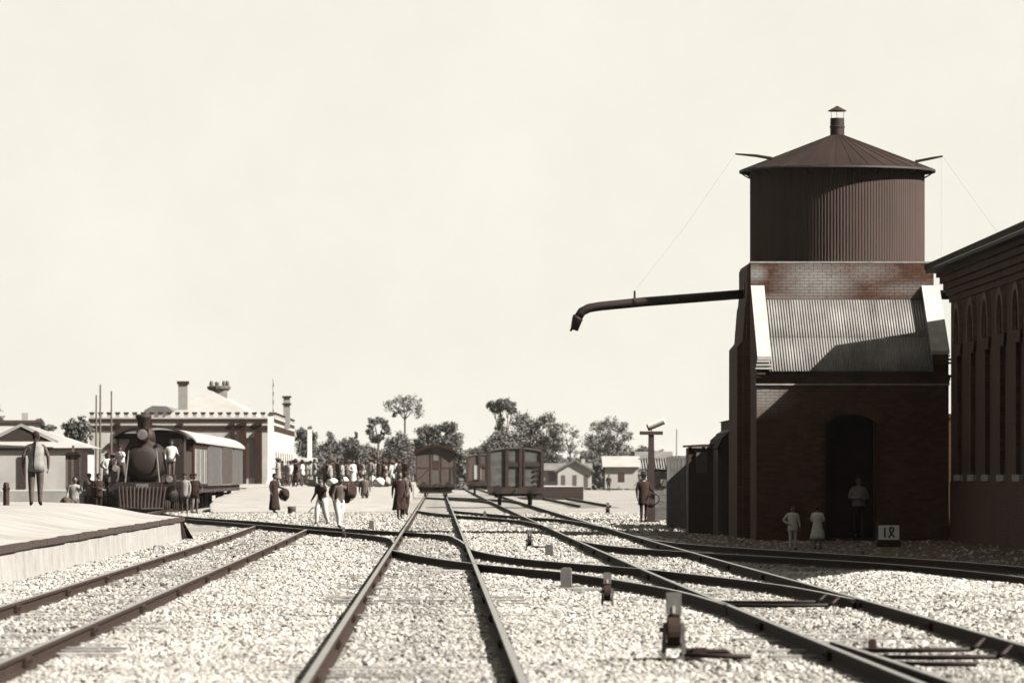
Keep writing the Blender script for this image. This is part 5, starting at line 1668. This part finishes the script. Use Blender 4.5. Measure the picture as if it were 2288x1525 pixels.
tree('umbrella_tree', 'tall thin tree with a flat umbrella crown behind the van', 620, 903, [(880, 905, 19, 13), (902, 893, 20, 11), (925, 900, 19, 13), (935, 918, 13, 14), (908, 913, 20, 12), (890, 922, 13, 9)], 0.55, True, None, 0.15, 0.24)
tree('ring_crowned_tree', 'dark tree with a gap of sky in its rounded crown', 560, 846, [(835, 940, 13, 9), (858, 944, 11, 11), (826, 960, 9, 11), (838, 978, 13, 9), (862, 962, 9, 12), (850, 980, 11, 8)], 1.0, False, None, 0.2)
tree('broad_tree', 'broad dark tree directly behind the van roof', 560, 975, [(950, 968, 16, 15), (975, 962, 17, 15), (1003, 957, 18, 14), (1022, 980, 12, 12), (945, 990, 18, 16), (975, 992, 22, 16), (1008, 990, 18, 15)], 1.25, False, None, 0.25)
tree('round_tree', 'round bushy tree beside the umbrella tree trunk', 590, 884, [(875, 992, 15, 17), (895, 985, 14, 16), (905, 1000, 14, 16), (880, 1012, 20, 16)], 1.2, False)
tree('tufted_tree', 'tall tree with tufted top and narrow dark lower growth behind the wagon', 600, 1120, [(1102, 908, 13, 11), (1118, 899, 13, 9), (1137, 906, 16, 12), (1120, 914, 14, 9), (1145, 918, 11, 9), (1118, 942, 7, 14), (1117, 962, 11, 16), (1114, 985, 16, 20), (1098, 1000, 18, 18)], 1.1, False, None, 0.2)
tree('spreading_tree', 'spreading tree with broken crown behind the goods wagon', 620, 1190, [(1163, 942, 19, 16), (1187, 955, 20, 17), (1222, 938, 17, 14), (1238, 962, 15, 17), (1160, 982, 26, 22), (1200, 988, 25, 20), (1245, 990, 16, 18), (1140, 1000, 18, 18)], 1.0, True, None, 0.24)
tree('wispy_tree', 'wispy pale tree between the wagon and the white cottage', 760, 1275, [(1262, 955, 16, 14), (1283, 968, 12, 14), (1260, 990, 14, 14), (1285, 1000, 15, 14)], 0.35, True, None, 0.16, 0.3)
tree('domed_tree', 'large domed tree above the white cottages', 760, 1360, [(1340, 955, 17, 14), (1362, 945, 18, 11), (1385, 955, 17, 14), (1400, 972, 12, 12), (1330, 990, 22, 20), (1360, 985, 22, 20), (1392, 998, 20, 18), (1345, 1018, 25, 15)], 0.6, True, None, 0.3, 0.3)
tree('small_round_tree', 'small lone round tree rising over the far wood near the mast', 640, 739, [(738, 972, 8, 8), (736, 986, 6, 7)], 0.8, True, None, 0.12)
tree('pointed_tree', 'slender pointed tree rising over the far wood', 640, 795, [(795, 972, 3, 9), (795, 990, 5, 12), (795, 1008, 8, 12)], 1.0, False, None, 0.12)
tree('dark_tree', 'dark dense tree between bungalow roof and station wall', 345, 170, [(150, 955, 12, 14), (172, 945, 13, 15), (190, 955, 12, 16), (165, 970, 22, 14), (188, 980, 14, 14)], 1.6, False, None, 0.2, 0.22, 0.9)
tree('edge_tree', 'dark tree cut off beyond the bungalow', 400, -6, [(-8, 930, 16, 17), (2, 945, 10, 12), (-10, 960, 16, 16)], 1.5, False, None, 0.2, 0.24, 0.9)
tree('low_tree', 'low grey tree above the bungalow ridge', 470, 95, [(92, 945, 10, 8), (105, 952, 10, 7), (118, 956, 8, 5), (95, 962, 18, 9)], 1.2, True, None, 0.16, 0.26, 0.9)
tree('station_tree', 'dark tree behind the station end wall', 570, 684, [(676, 975, 13, 16), (692, 968, 9, 12), (700, 985, 10, 14), (682, 1000, 20, 18)], 1.3, False)
x = 705
i = 0
while x < 1330:
    h = 996 + 9 * math.sin(x * 0.031) + random.uniform(-8, 10)
    if x > 1230:
        h += 14
    tree('wood_tree', ('%s %s tree in the wood beyond the crowd' if x < 930 else '%s %s tree in the wood behind the wagons') % ('taller' if h < 993 else 'middling' if h < 1002 else 'low', 'greyish' if i % 3 == 0 else 'dark'), 650 + random.uniform(-30, 40), x, [(x + random.uniform(-6, 6), h + 10, 15, 12), (x - 10, h + 28, 15, 16), (x + 10, h + 30, 15, 16), (x, h + 48, 20, 14)], 1.0, i % 3 == 0, 'trees of the wood beyond the crowd' if x < 930 else 'trees of the wood behind the wagons', 0.18, 0.3)
    x += random.uniform(15, 21)
    i += 1
for x, h in ((1325, 1022), (1352, 1015), (1380, 1020), (1412, 1018), (1440, 1012), (1470, 1018)):
    tree('distant_tree', 'pale distant tree behind the white cottages', 880, x, [(x, h, 16, 12), (x - 10, h + 16, 15, 12), (x + 10, h + 20, 16, 12)], 0.9, True, 'distant trees behind the cottages', 0.18, 0.36)
# undergrowth of the far wood: one mass
vs = RNG.uniform(0, 1, (9000, 3))
n = len(vs)
C = np.stack([-16 + vs[:, 0] * 46, 600 + 90 * vs[:, 1], 2.4 * vs[:, 2] ** 0.8], 1)
u = RNG.normal(size=(n, 3)) * 0.32
v = RNG.normal(size=(n, 3)) * 0.32
me = bpy.data.meshes.new('undergrowth')
me.from_pydata(np.stack([C - u, C + v, C + u, C - v], 1).reshape(-1, 3).tolist(), [], np.arange(4 * n).reshape(-1, 4).tolist())
me.materials.append(M['leaf'])
ug = bpy.data.objects.new('undergrowth', me)
COL.objects.link(ug)
tag(ug, 'dark undergrowth filling the foot of the far wood', 'undergrowth', kind='stuff')

# ------------------------------------------------------------------ people
def skin_mesh(name, joints, edges, rad):
    me = bpy.data.meshes.new(name)
    keys = list(joints)
    me.from_pydata([joints[k] for k in keys], [(keys.index(a), keys.index(b)) for a, b in edges], [])
    o = bpy.data.objects.new(name, me)
    COL.objects.link(o)
    o.modifiers.new('s', 'SKIN')
    sv = me.skin_vertices[0].data
    for i, k in enumerate(keys):
        r = rad[k]
        sv[i].radius = r if hasattr(r, '__len__') else (r, r)
        sv[i].use_root = (k == 'pelvis')
    m = o.modifiers.new('d', 'SUBSURF')
    m.levels = 1
    m.render_levels = 1
    dg = bpy.context.evaluated_depsgraph_get()
    dg.update()
    ev = o.evaluated_get(dg)
    tm = ev.to_mesh()
    V = [tuple(v.co) for v in tm.vertices]
    Fs = [tuple(p.vertices) for p in tm.polygons]
    ev.to_mesh_clear()
    bpy.data.objects.remove(o)
    bpy.data.meshes.remove(me)
    return V, Fs

def body_mesh(name, pose):
    "figure 1.70 m tall facing -y; slots: skin, top, legs, shoes, hair"
    lean = pose.get('lean', 0.0)
    J = {'pelvis': (0, 0, 0.93), 'waist': (0, -lean * 0.3, 1.10), 'chest': (0, -lean * 0.7, 1.30), 'neckb': (0, -lean, 1.44), 'neck': (0, -lean - 0.01, 1.53)}
    Rd = {'pelvis': (0.145, 0.11), 'waist': (0.13, 0.10), 'chest': (0.16, 0.115), 'neckb': (0.075, 0.07), 'neck': (0.052, 0.052)}
    E = [('pelvis', 'waist'), ('waist', 'chest'), ('chest', 'neckb'), ('neckb', 'neck')]
    for s, sd_ in ((-1, 'l'), (1, 'r')):
        st_ = pose.get('step_' + sd_, 0.0)
        kn = pose.get('knee_' + sd_, 0.02)
        J['hip' + sd_] = (s * 0.095, 0, 0.88)
        J['knee' + sd_] = (s * 0.10, -st_ * 0.5 - kn, 0.49)
        J['ank' + sd_] = (s * 0.10, -st_ + 0.02, 0.085 + pose.get('lift_' + sd_, 0.0))
        J['toe' + sd_] = (s * 0.12, -st_ - 0.15, 0.035 + pose.get('lift_' + sd_, 0.0) * 0.4)
        lw = pose.get('legw', 1.0)
        Rd.update({'hip' + sd_: 0.10 * lw, 'knee' + sd_: 0.068 * lw, 'ank' + sd_: 0.046 * (0.5 + 0.5 * lw), 'toe' + sd_: 0.034})
        E += [('pelvis', 'hip' + sd_), ('hip' + sd_, 'knee' + sd_), ('knee' + sd_, 'ank' + sd_), ('ank' + sd_, 'toe' + sd_)]
        el = pose.get('elbow_' + sd_, (0.25, 0.03, 1.14))
        wr = pose.get('wrist_' + sd_, (0.26, -0.05, 0.90))
        J['sho' + sd_] = (s * 0.185, -lean * 0.9, 1.405)
        J['elb' + sd_] = (s * el[0], el[1] - lean * 0.7, el[2])
        J['wri' + sd_] = (s * wr[0], wr[1] - lean * 0.6, wr[2])
        d = (Vector(J['wri' + sd_]) - Vector(J['elb' + sd_])).normalized()
        J['palm' + sd_] = tuple(Vector(J['wri' + sd_]) + d * 0.075)
        aw = pose.get('armw', 1.0)
        Rd.update({'sho' + sd_: 0.068 * aw, 'elb' + sd_: 0.052 * aw, 'wri' + sd_: 0.036 * aw, 'palm' + sd_: (0.036, 0.024)})
        E += [('chest', 'sho' + sd_), ('sho' + sd_, 'elb' + sd_), ('elb' + sd_, 'wri' + sd_), ('wri' + sd_, 'palm' + sd_)]
    V, Fs = skin_mesh(name, J, E, Rd)
    V = np.array(V)
    # which garment each face belongs to
    seg = []
    for a, b in E:
        m = 1
        if a.startswith('hip') or b.startswith('hip') or a.startswith('knee'):
            m = 2
        if a.startswith('ank'):
            m = 3
        if a.startswith('wri') or a == 'neckb':
            m = 0
        if pose.get('bare') and a.startswith('knee'):
            m = 0
        seg.append((np.array(J[a]), np.array(J[b]), m))
    mats = []
    for f in Fs:
        c = V[list(f)].mean(0)
        best, bm_ = 9, 1
        for a, b, m in seg:
            ab = b - a
            tt = np.clip(np.dot(c - a, ab) / np.dot(ab, ab), 0, 1)
            dd = np.linalg.norm(c - a - tt * ab)
            if dd < best:
                best, bm_ = dd, m
        mats.append(bm_)
    mb = MB()
    mb.v = [tuple(p) for p in V]
    mb.f = Fs
    mb.m = mats
    # head with a face
    hz = 1.61
    hy = -lean - 0.02 - pose.get('nod', 0.0)
    mb.ball((0, hy, hz), 0.108, 12, 0, (0.80, 0.95, 1.12))
    mb.ball((0, hy - 0.035, hz - 0.075), 0.055, 8, 0, (0.9, 0.9, 0.8))
    mb.add([(0, hy - 0.095, hz + 0.02), (-0.016, hy - 0.098, hz - 0.025), (0.016, hy - 0.098, hz - 0.025), (0, hy - 0.128, hz - 0.022)], [(0, 1, 3), (0, 3, 2), (1, 2, 3)], 0)
    for s in (-1, 1):
        mb.ball((s * 0.036, hy - 0.090, hz + 0.015), 0.013, 5, 4)
        mb.ball((s * 0.088, hy + 0.005, hz - 0.005), 0.028, 6, 0, (0.4, 0.7, 1.1))
    mb.box(-0.025, 0.025, hy - 0.098, hy - 0.085, hz - 0.062, hz - 0.055, 4)
    # hair shell at the back of the skull
    mb.ball((0, hy + 0.012, hz + 0.018), 0.109, 10, 4, (0.82, 0.95, 1.10))
    # hands: four bent fingers of unequal length and a thumb from the side of the palm
    for s, sd_ in ((-1, 'l'), (1, 'r')):
        w, p = Vector(J['wri' + sd_]), Vector(J['palm' + sd_])
        d = (p - w).normalized()
        side = Vector((0, 1, 0)) - d * d.y
        side = side.normalized() if side.length > 0.2 else Vector((1, 0, 0))
        nr = d.cross(side).normalized() * (-s)
        for k, ln in enumerate((0.066, 0.080, 0.074, 0.056)):
            b0 = p + side * (0.026 - 0.0175 * k) + d * 0.012
            b1 = b0 + d * ln * 0.5 + nr * 0.008
            b2 = b1 + d * ln * 0.4 + nr * 0.028
            mb.tube([b0, b1, b2], [0.0095, 0.009, 0.0065], 5, 0)
        b0 = w + d * 0.03 - side * 0.028
        mb.tube([b0, b0 + d * 0.035 - side * 0.024, b0 + d * 0.07 - side * 0.024 + nr * 0.01], [0.012, 0.0105, 0.008], 5, 0)
    me = mb.mesh(name, [M['skin'], M['c_mid'], M['c_dark'], M['iron'], M['hair']], True)
    return me

def garment(name, hem, flare, lean=0.0, top=1.455, fold=7):
    "jacket or robe hanging from the shoulders"
    prof = [(0.07, 0.065, top), (0.15, 0.10, top - 0.025), (0.205, 0.128, top - 0.09), (0.20, 0.145, 1.22), (0.175, 0.135, 1.08)]
    z = 0.98
    while z > hem + 0.05:
        k = (0.98 - z)
        prof.append((0.185 + flare * k, 0.148 + flare * 0.85 * k, z))
        z -= 0.14
    prof.append((0.185 + flare * (0.98 - hem), 0.148 + flare * 0.85 * (0.98 - hem), hem))
    n = 22
    mb = MB()
    vs, fs = [], []
    for (a, b, zz) in prof:
        ly = -lean * max(0, min(1, (zz - 0.95) / 0.5))
        for k in range(n):
            q = 2 * PI * k / n
            w = 1 + (0.02 + 0.06 * max(0, 1.1 - zz)) * math.sin(fold * q + zz * 5) + 0.015 * math.sin(4 * q - 9 * zz)
            vs.append((a * w * math.cos(q), b * w * math.sin(q) + ly, zz + (0.012 * math.sin(3 * q) if zz == prof[-1][2] else 0)))
    for i in range(len(prof) - 1):
        for k in range(n):
            fs.append((i * n + k, i * n + (k + 1) % n, (i + 1) * n + (k + 1) % n, (i + 1) * n + k))
    fs.append(tuple(range((len(prof) - 1) * n, len(prof) * n)))
    mb.add(vs, fs)
    return mb.mesh(name, M['c_mid'], True)

def hat_mesh(kind, lean=0.0):
    y = -lean - 0.015
    mb = MB()
    if kind == 'brim':
        mb.lathe([(0.19, 1.655), (0.195, 1.665), (0.105, 1.69), (0.10, 1.77), (0.06, 1.80), (0.005, 1.80)], (0, y, 0), n=18)
    elif kind == 'cone':
        mb.lathe([(0.24, 1.64), (0.245, 1.65), (0.10, 1.73), (0.01, 1.79)], (0, y, 0), n=18)
    else:
        mb.lathe([(0.10, 1.645), (0.108, 1.66), (0.10, 1.70), (0.06, 1.745), (0.005, 1.76)], (0, y, 0), n=16)
    return mb.mesh('hat', M['hair'], True)

POSES = {
    'stand': dict(step_l=0.05, step_r=-0.05),
    'back': dict(armw=0.9, legw=1.2, step_l=0.04, step_r=-0.06, elbow_l=(0.29, 0.02, 1.15), elbow_r=(0.29, 0.02, 1.15), wrist_l=(0.29, -0.03, 0.92), wrist_r=(0.30, -0.03, 0.90)),
    'walk': dict(step_l=0.26, step_r=-0.24, knee_l=0.06, knee_r=0.08, lift_r=0.03, wrist_l=(0.25, 0.12, 0.93), wrist_r=(0.24, -0.22, 0.96)),
    'walk2': dict(step_l=-0.22, step_r=0.24, knee_l=0.08, knee_r=0.05, lift_l=0.03, legw=1.35, wrist_l=(0.22, -0.2, 1.0), wrist_r=(0.3, 0.05, 0.95)),
    'carry': dict(step_l=0.22, step_r=-0.2, knee_l=0.08, knee_r=0.08, legw=1.6, lean=0.12, elbow_r=(0.27, -0.05, 1.2), wrist_r=(0.2, -0.2, 1.38), wrist_l=(0.3, -0.1, 0.95)),
    'akimbo': dict(step_l=0.03, step_r=-0.02, elbow_l=(0.36, 0.08, 1.15), wrist_l=(0.19, -0.08, 1.02), wrist_r=(0.27, -0.05, 0.9)),
    'folded': dict(step_l=0.02, elbow_l=(0.27, 0.0, 1.14), wrist_l=(0.08, -0.2, 1.12), elbow_r=(0.27, 0.0, 1.14), wrist_r=(0.06, -0.22, 1.08)),
    'hold': dict(step_l=0.06, step_r=-0.06, elbow_r=(0.26, -0.02, 1.15), wrist_r=(0.28, -0.25, 1.10), wrist_l=(0.26, -0.04, 0.9)),
}
BODY = {k: body_mesh('body', v) for k, v in POSES.items()}
CLOTH = {}
def cloth(hem, flare, lean):
    k = (round(hem, 2), round(flare, 2), round(lean, 2))
    if k not in CLOTH:
        CLOTH[k] = garment('coat', hem, flare, lean)
    return CLOTH[k]
HATS = {}
QUEUE = MB().tube([(0.0, 0.085, 1.58), (0.01, 0.12, 1.46), (0.03, 0.16, 1.30), (0.045, 0.17, 1.12), (0.05, 0.19, 0.95), (0.04, 0.20, 0.86)], [0.03, 0.026, 0.024, 0.022, 0.018, 0.008], 7).mesh('queue', M['hair'], True)

def setmat(o, mats):
    for i, m in enumerate(mats):
        if m is not None and i < len(o.material_slots):
            o.material_slots[i].link = 'OBJECT'
            o.material_slots[i].material = m

def person(label, loc, rot, h, pose='stand', top='c_mid', legs='c_dark', hem=0.78, flare=0.05, hat=None, queue=False, group=None, hatmat='hair', sleeves=None):
    o = bpy.data.objects.new('person', BODY[pose])
    COL.objects.link(o)
    o.location = loc
    s = h / 1.70
    o.scale = (s, s, s)
    o.rotation_euler = (0, 0, rot)
    setmat(o, [None, M[sleeves or top], M[legs], None, None])
    tag(o, label, 'person', group)
    lean = POSES[pose].get('lean', 0.0)
    if hem:
        c = place(cloth(hem, flare, lean), 'robe' if hem < 0.6 else 'jacket', o, (0, 0, 0))
        setmat(c, [M[top]])
    if hat:
        if (hat, lean) not in HATS:
            HATS[(hat, lean)] = hat_mesh(hat, lean)
        c = place(HATS[(hat, lean)], 'hat', o, (0, 0, 0))
        setmat(c, [M[hatmat]])
    if queue:
        place(QUEUE, 'queue', o, (0, 0, 0))
    return o

def at(x, y, z=0.0):
    g = G(x, y, z)
    return (g.x, g.y, z)

# man on the low platform, seen from behind
mx = P(80, 1130, 122)
person('man with a long braid walking away on the low platform', (mx.x, 122, 0.87), PI + 0.05, 1.66, 'back', 'c_pale', 'c_mid', 0.80, 0.08, None, True, None, 'hair', 'c_mid')
person('stooping porter with a basket beyond the low platform rim', (P(165, 1, 172).x, 172, 0.0), 0.3, 1.50, 'carry', 'c_pale', 'c_mid', 0.8, 0.05)
person('man in dark coat and brimmed hat leaning by the signal post', at(1438, 1166), 0.35, 1.62, 'hold', 'c_dark', 'c_dark', 0.62, 0.06, 'brim')
bx = P(1768, 1223, 120)
person('child in loose pale trousers below the water tower doorway', (bx.x, 119.5, -0.10), 0.15, 0.98, 'akimbo', 'c_white', 'c_white', 0.74, 0.10)
bx = P(1830, 1222, 120)
person('child in a flared pale gown below the water tower doorway', (bx.x, 120.5, -0.10), 2.8, 0.98, 'folded', 'c_white', 'c_pale', 0.42, 0.22)
person('figure in a white shirt standing inside the arched doorway', (P(1918, 1, 138.6).x, 138.6, -0.05), 0.2, 1.56, 'folded', 'c_pale', 'c_dark', 0.9, 0.05)
person('woman in dark skirt and pale jacket beside the middle track', at(893, 1160), 0.2, 1.66, 'walk', 'c_dark', 'c_dark', 0.35, 0.16)
person('man in grey jacket walking beside the dark skirted woman', at(905, 1152), PI - 0.2, 1.68, 'walk2', 'c_mid', 'c_dark', 0.72, 0.06, 'cap')
person('porter in white trousers holding a rope on the open ground', at(720, 1172), -0.6, 1.5, 'carry', 'c_dark', 'c_white', 0.86, 0.06, 'cap')
person('porter in white trousers bent under a great dark bundle', at(757, 1180), 0.5, 1.5, 'carry', 'c_mid', 'c_white', 0.86, 0.06, 'cap')
person('person in a long dark robe beside a tub at the ramp', at(613, 1147), 0.9, 1.62, 'hold', 'c_dark', 'c_dark', 0.16, 0.10, 'cap')
person('slim person in grey walking alone down the ramp', at(815, 1139), 0.1, 1.60, 'walk', 'c_mid', 'c_mid', 0.7, 0.06, 'cap')

def bundle(name, label, loc, sx, sy, sz, mat):
    mb = MB().ball((0, 0, 0), 1.0, 14)
    vs = []
    for (x, y, z) in mb.v:
        k = 1 + 0.16 * math.sin(4 * x + 3 * z) * math.cos(3 * y + 2) + 0.08 * math.sin(7 * z + 5 * x)
        vs.append((x * sx * k, y * sy * k, z * sz * k))
    mb.v = vs
    o = mb.build(name, mat, None, True)
    o.location = loc
    tie = MB().tube([(sx * 1.03 * math.cos(q), 0, sz * 1.03 * math.sin(q)) for q in np.linspace(0, 2 * PI, 17)], 0.015, 5).build('tie', M['basket'], o, True)
    return tag(o, label, 'bundle')
p = at(764, 1180)
bundle('load_bundle', 'great dark bundle on the back of the bent porter', (p[0] + 0.02, p[1] + 0.27, 1.08), 0.40, 0.22, 0.30, M['c_dark'])
p = at(645, 1150)
bundle('cloth_bag', 'dark bag hanging beside the long robed person', (at(613, 1147)[0] + 0.40, at(613, 1147)[1] + 0.03, 0.78), 0.21, 0.17, 0.24, M['c_dark'])
p = at(158, 1130)
bundle('carrying_basket', 'dark basket held by the stooping porter', (P(165, 1, 172).x - 0.24, 171.8, 0.68), 0.17, 0.17, 0.19, M['basket'])
tub = thing('wooden_tub', 'small dark wooden tub on the ground by the ramp', 'tub', at(652, 1147))
MB().lathe([(0.15, 0.0), (0.18, 0.30), (0.165, 0.30), (0.14, 0.04)], n=14).build('staves', M['timber'], tub, True)
MB().lathe([(0.172, 0.07), (0.177, 0.10)], n=14, cap=False).build('hoop', M['palepanel'], tub)
MB().lathe([(0.186, 0.22), (0.190, 0.25)], n=14, cap=False).build('hoop', M['palepanel'], tub)
rope = MB().tube([G(668, 1128), G(690, 1140) + Vector((0, 0, 0.12)), G(714, 1150) + Vector((0, 0, 0.3))], 0.02, 5).build('hauling_rope', M['basket'], None, True)
tag(rope, 'thin rope stretched from the ramp to a porter', 'rope')

# the crowd
CROWD = [('c_dark', 'c_dark', 'dark', 'crowd person in dark clothes on the island platform'), ('c_mid', 'c_dark', 'grey', 'crowd person in grey jacket on the island platform'), ('c_white', 'c_mid', 'white', 'crowd person in white jacket on the island platform'), ('c_pale', 'c_pale', 'pale', 'crowd person in pale clothes on the island platform')]
def crowd(n, xa, xb, Da, Db, zb, wts, grp, lab, xlim=None):
    for i in range(n):
        x = xa + (xb - xa) * (i + random.uniform(0.1, 0.9)) / n
        D = random.uniform(Da, Db)
        k = random.choices(range(4), wts)[0]
        tp, lg, cn, _ = CROWD[k]
        X = P(x, 1, D).x
        if xlim:
            X = max(xlim[0], min(xlim[1], X))
        hatk = random.choice([None, 'cap', 'cap', 'cone', 'brim'])
        hm = random.choice([0.75, 0.7, 0.3, 0.5])
        desc = cn + (' robe' if hm < 0.6 else ' jacket') + {None: ', bareheaded,', 'cap': ' and cap', 'cone': ' and straw hat', 'brim': ' and brimmed hat'}[hatk]
        person(lab % desc, (X, D, zb), random.uniform(-2.2, 2.2), random.uniform(1.5, 1.72), random.choice(['stand', 'walk', 'walk2', 'akimbo', 'folded', 'hold']), tp, lg, hm, 0.08, hatk, False, grp, 'basket' if hatk == 'cone' else 'hair')
crowd(32, 722, 890, 322, 385, 0.9, (4, 3, 5, 4), 'crowd waiting on the island platform', 'person in %s in the crowd waiting on the island platform', (-9.6, -2.1))
crowd(13, 612, 706, 320, 380, 0.9, (5, 4, 3, 3), 'crowd under the white masts', 'person in %s in the huddle under the white masts', (-9.9, -2.1))
crowd(9, 858, 930, 300, 350, 0.9, (6, 2, 2, 1), 'people beside the van', 'person in %s on the platform beside the van', (-3.6, -1.95))
crowd(7, 236, 262, 244, 262, 0.9, (3, 2, 4, 2), 'people behind the locomotive', 'person in %s on the station platform behind the locomotive', (-17.5, -13.9))
crowd(3, 580, 604, 330, 350, 0.9, (5, 3, 1, 1), 'people at the platform edge by the last carriage', 'person in %s at the platform edge by the last carriage', (-10.0, -9.0))
person('added man in white making the pale patch on the locomotive front', (-12.07 - 0.85, 219.1, 1.31), -0.5, 1.45, 'carry', 'c_white', 'c_mid', 0.8, 0.05, 'cap')  # added figure; its white clothes supply the pale patch across the locomotive front
person('person in a white shirt standing on the locomotive footplate', (-12.07 + 1.15, 219.6, 1.40), 0.2, 1.6, 'hold', 'c_white', 'c_mid', 0.8, 0.05, 'cap')
for (dx, dy, rz_, tp, lg, ps, lab) in ((-1.75, -0.6, 0.4, 'c_dark', 'c_dark', 'folded', 'man in dark coat standing left of the cowcatcher'), (-2.2, 0.6, -0.3, 'c_mid', 'c_dark', 'stand', 'man in grey jacket standing by the locomotive wheels'), (1.75, -0.3, -0.4, 'c_pale', 'c_mid', 'akimbo', 'man in pale jacket standing right of the cowcatcher'), (2.1, 0.8, 0.2, 'c_dark', 'c_mid', 'hold', 'man in dark jacket by the locomotive cylinder'), (1.9, 2.6, 1.2, 'c_white', 'c_pale', 'folded', 'man in white jacket beside the driving wheels')):
    person(lab, (-12.07 + dx, 219 + dy, 0.0), rz_, 1.62, ps, tp, lg, 0.72, 0.07, 'cap')
for i, (x, D, w, h, m) in enumerate(((742, 322, 0.32, 0.26, 'c_white'), (768, 330, 0.28, 0.30, 'c_white'), (806, 318, 0.36, 0.25, 'c_pale'), (828, 326, 0.3, 0.34, 'c_white'), (846, 319, 0.34, 0.28, 'c_white'), (862, 330, 0.3, 0.3, 'c_pale'), (700, 330, 0.5, 0.3, 'c_pale'))):
    o = bundle('baggage_sack', ('white' if m == 'c_white' else 'pale') + ' baggage sack lying at the front of the waiting crowd', (P(x, 1, D).x, D, 0.9 + h * 0.93), w, 0.26, h, M[m])
    o['group'] = 'baggage sacks on the island platform'
person('far person in dark clothes beside the white cottages', (P(1360, 1, 540).x, 540, 0), 0.2, 1.65, 'stand', 'c_dark', 'c_dark', 0.7, 0.05, 'cap')

# ------------------------------------------------------------------ haze
HAZE = 0.000022
if HAZE:
    hz = MB().box(-950, 950, -70, 2650, -1.2, 14.0).build('haze', [], None)
    tag(hz, 'thin pale dusty air over the whole yard', 'haze', kind='stuff')
    m = bpy.data.materials.new('dusty_air')
    m.use_nodes = True
    nt = m.node_tree
    nt.nodes.clear()
    o_ = nt.nodes.new('ShaderNodeOutputMaterial')
    pv = nt.nodes.new('ShaderNodeVolumePrincipled')
    pv.inputs['Color'].default_value = (0.9, 0.85, 0.76, 1)
    pv.inputs['Density'].default_value = HAZE
    pv.inputs['Anisotropy'].default_value = 0.3
    nt.links.new(pv.outputs[0], o_.inputs['Volume'])
    hz.data.materials.append(m)
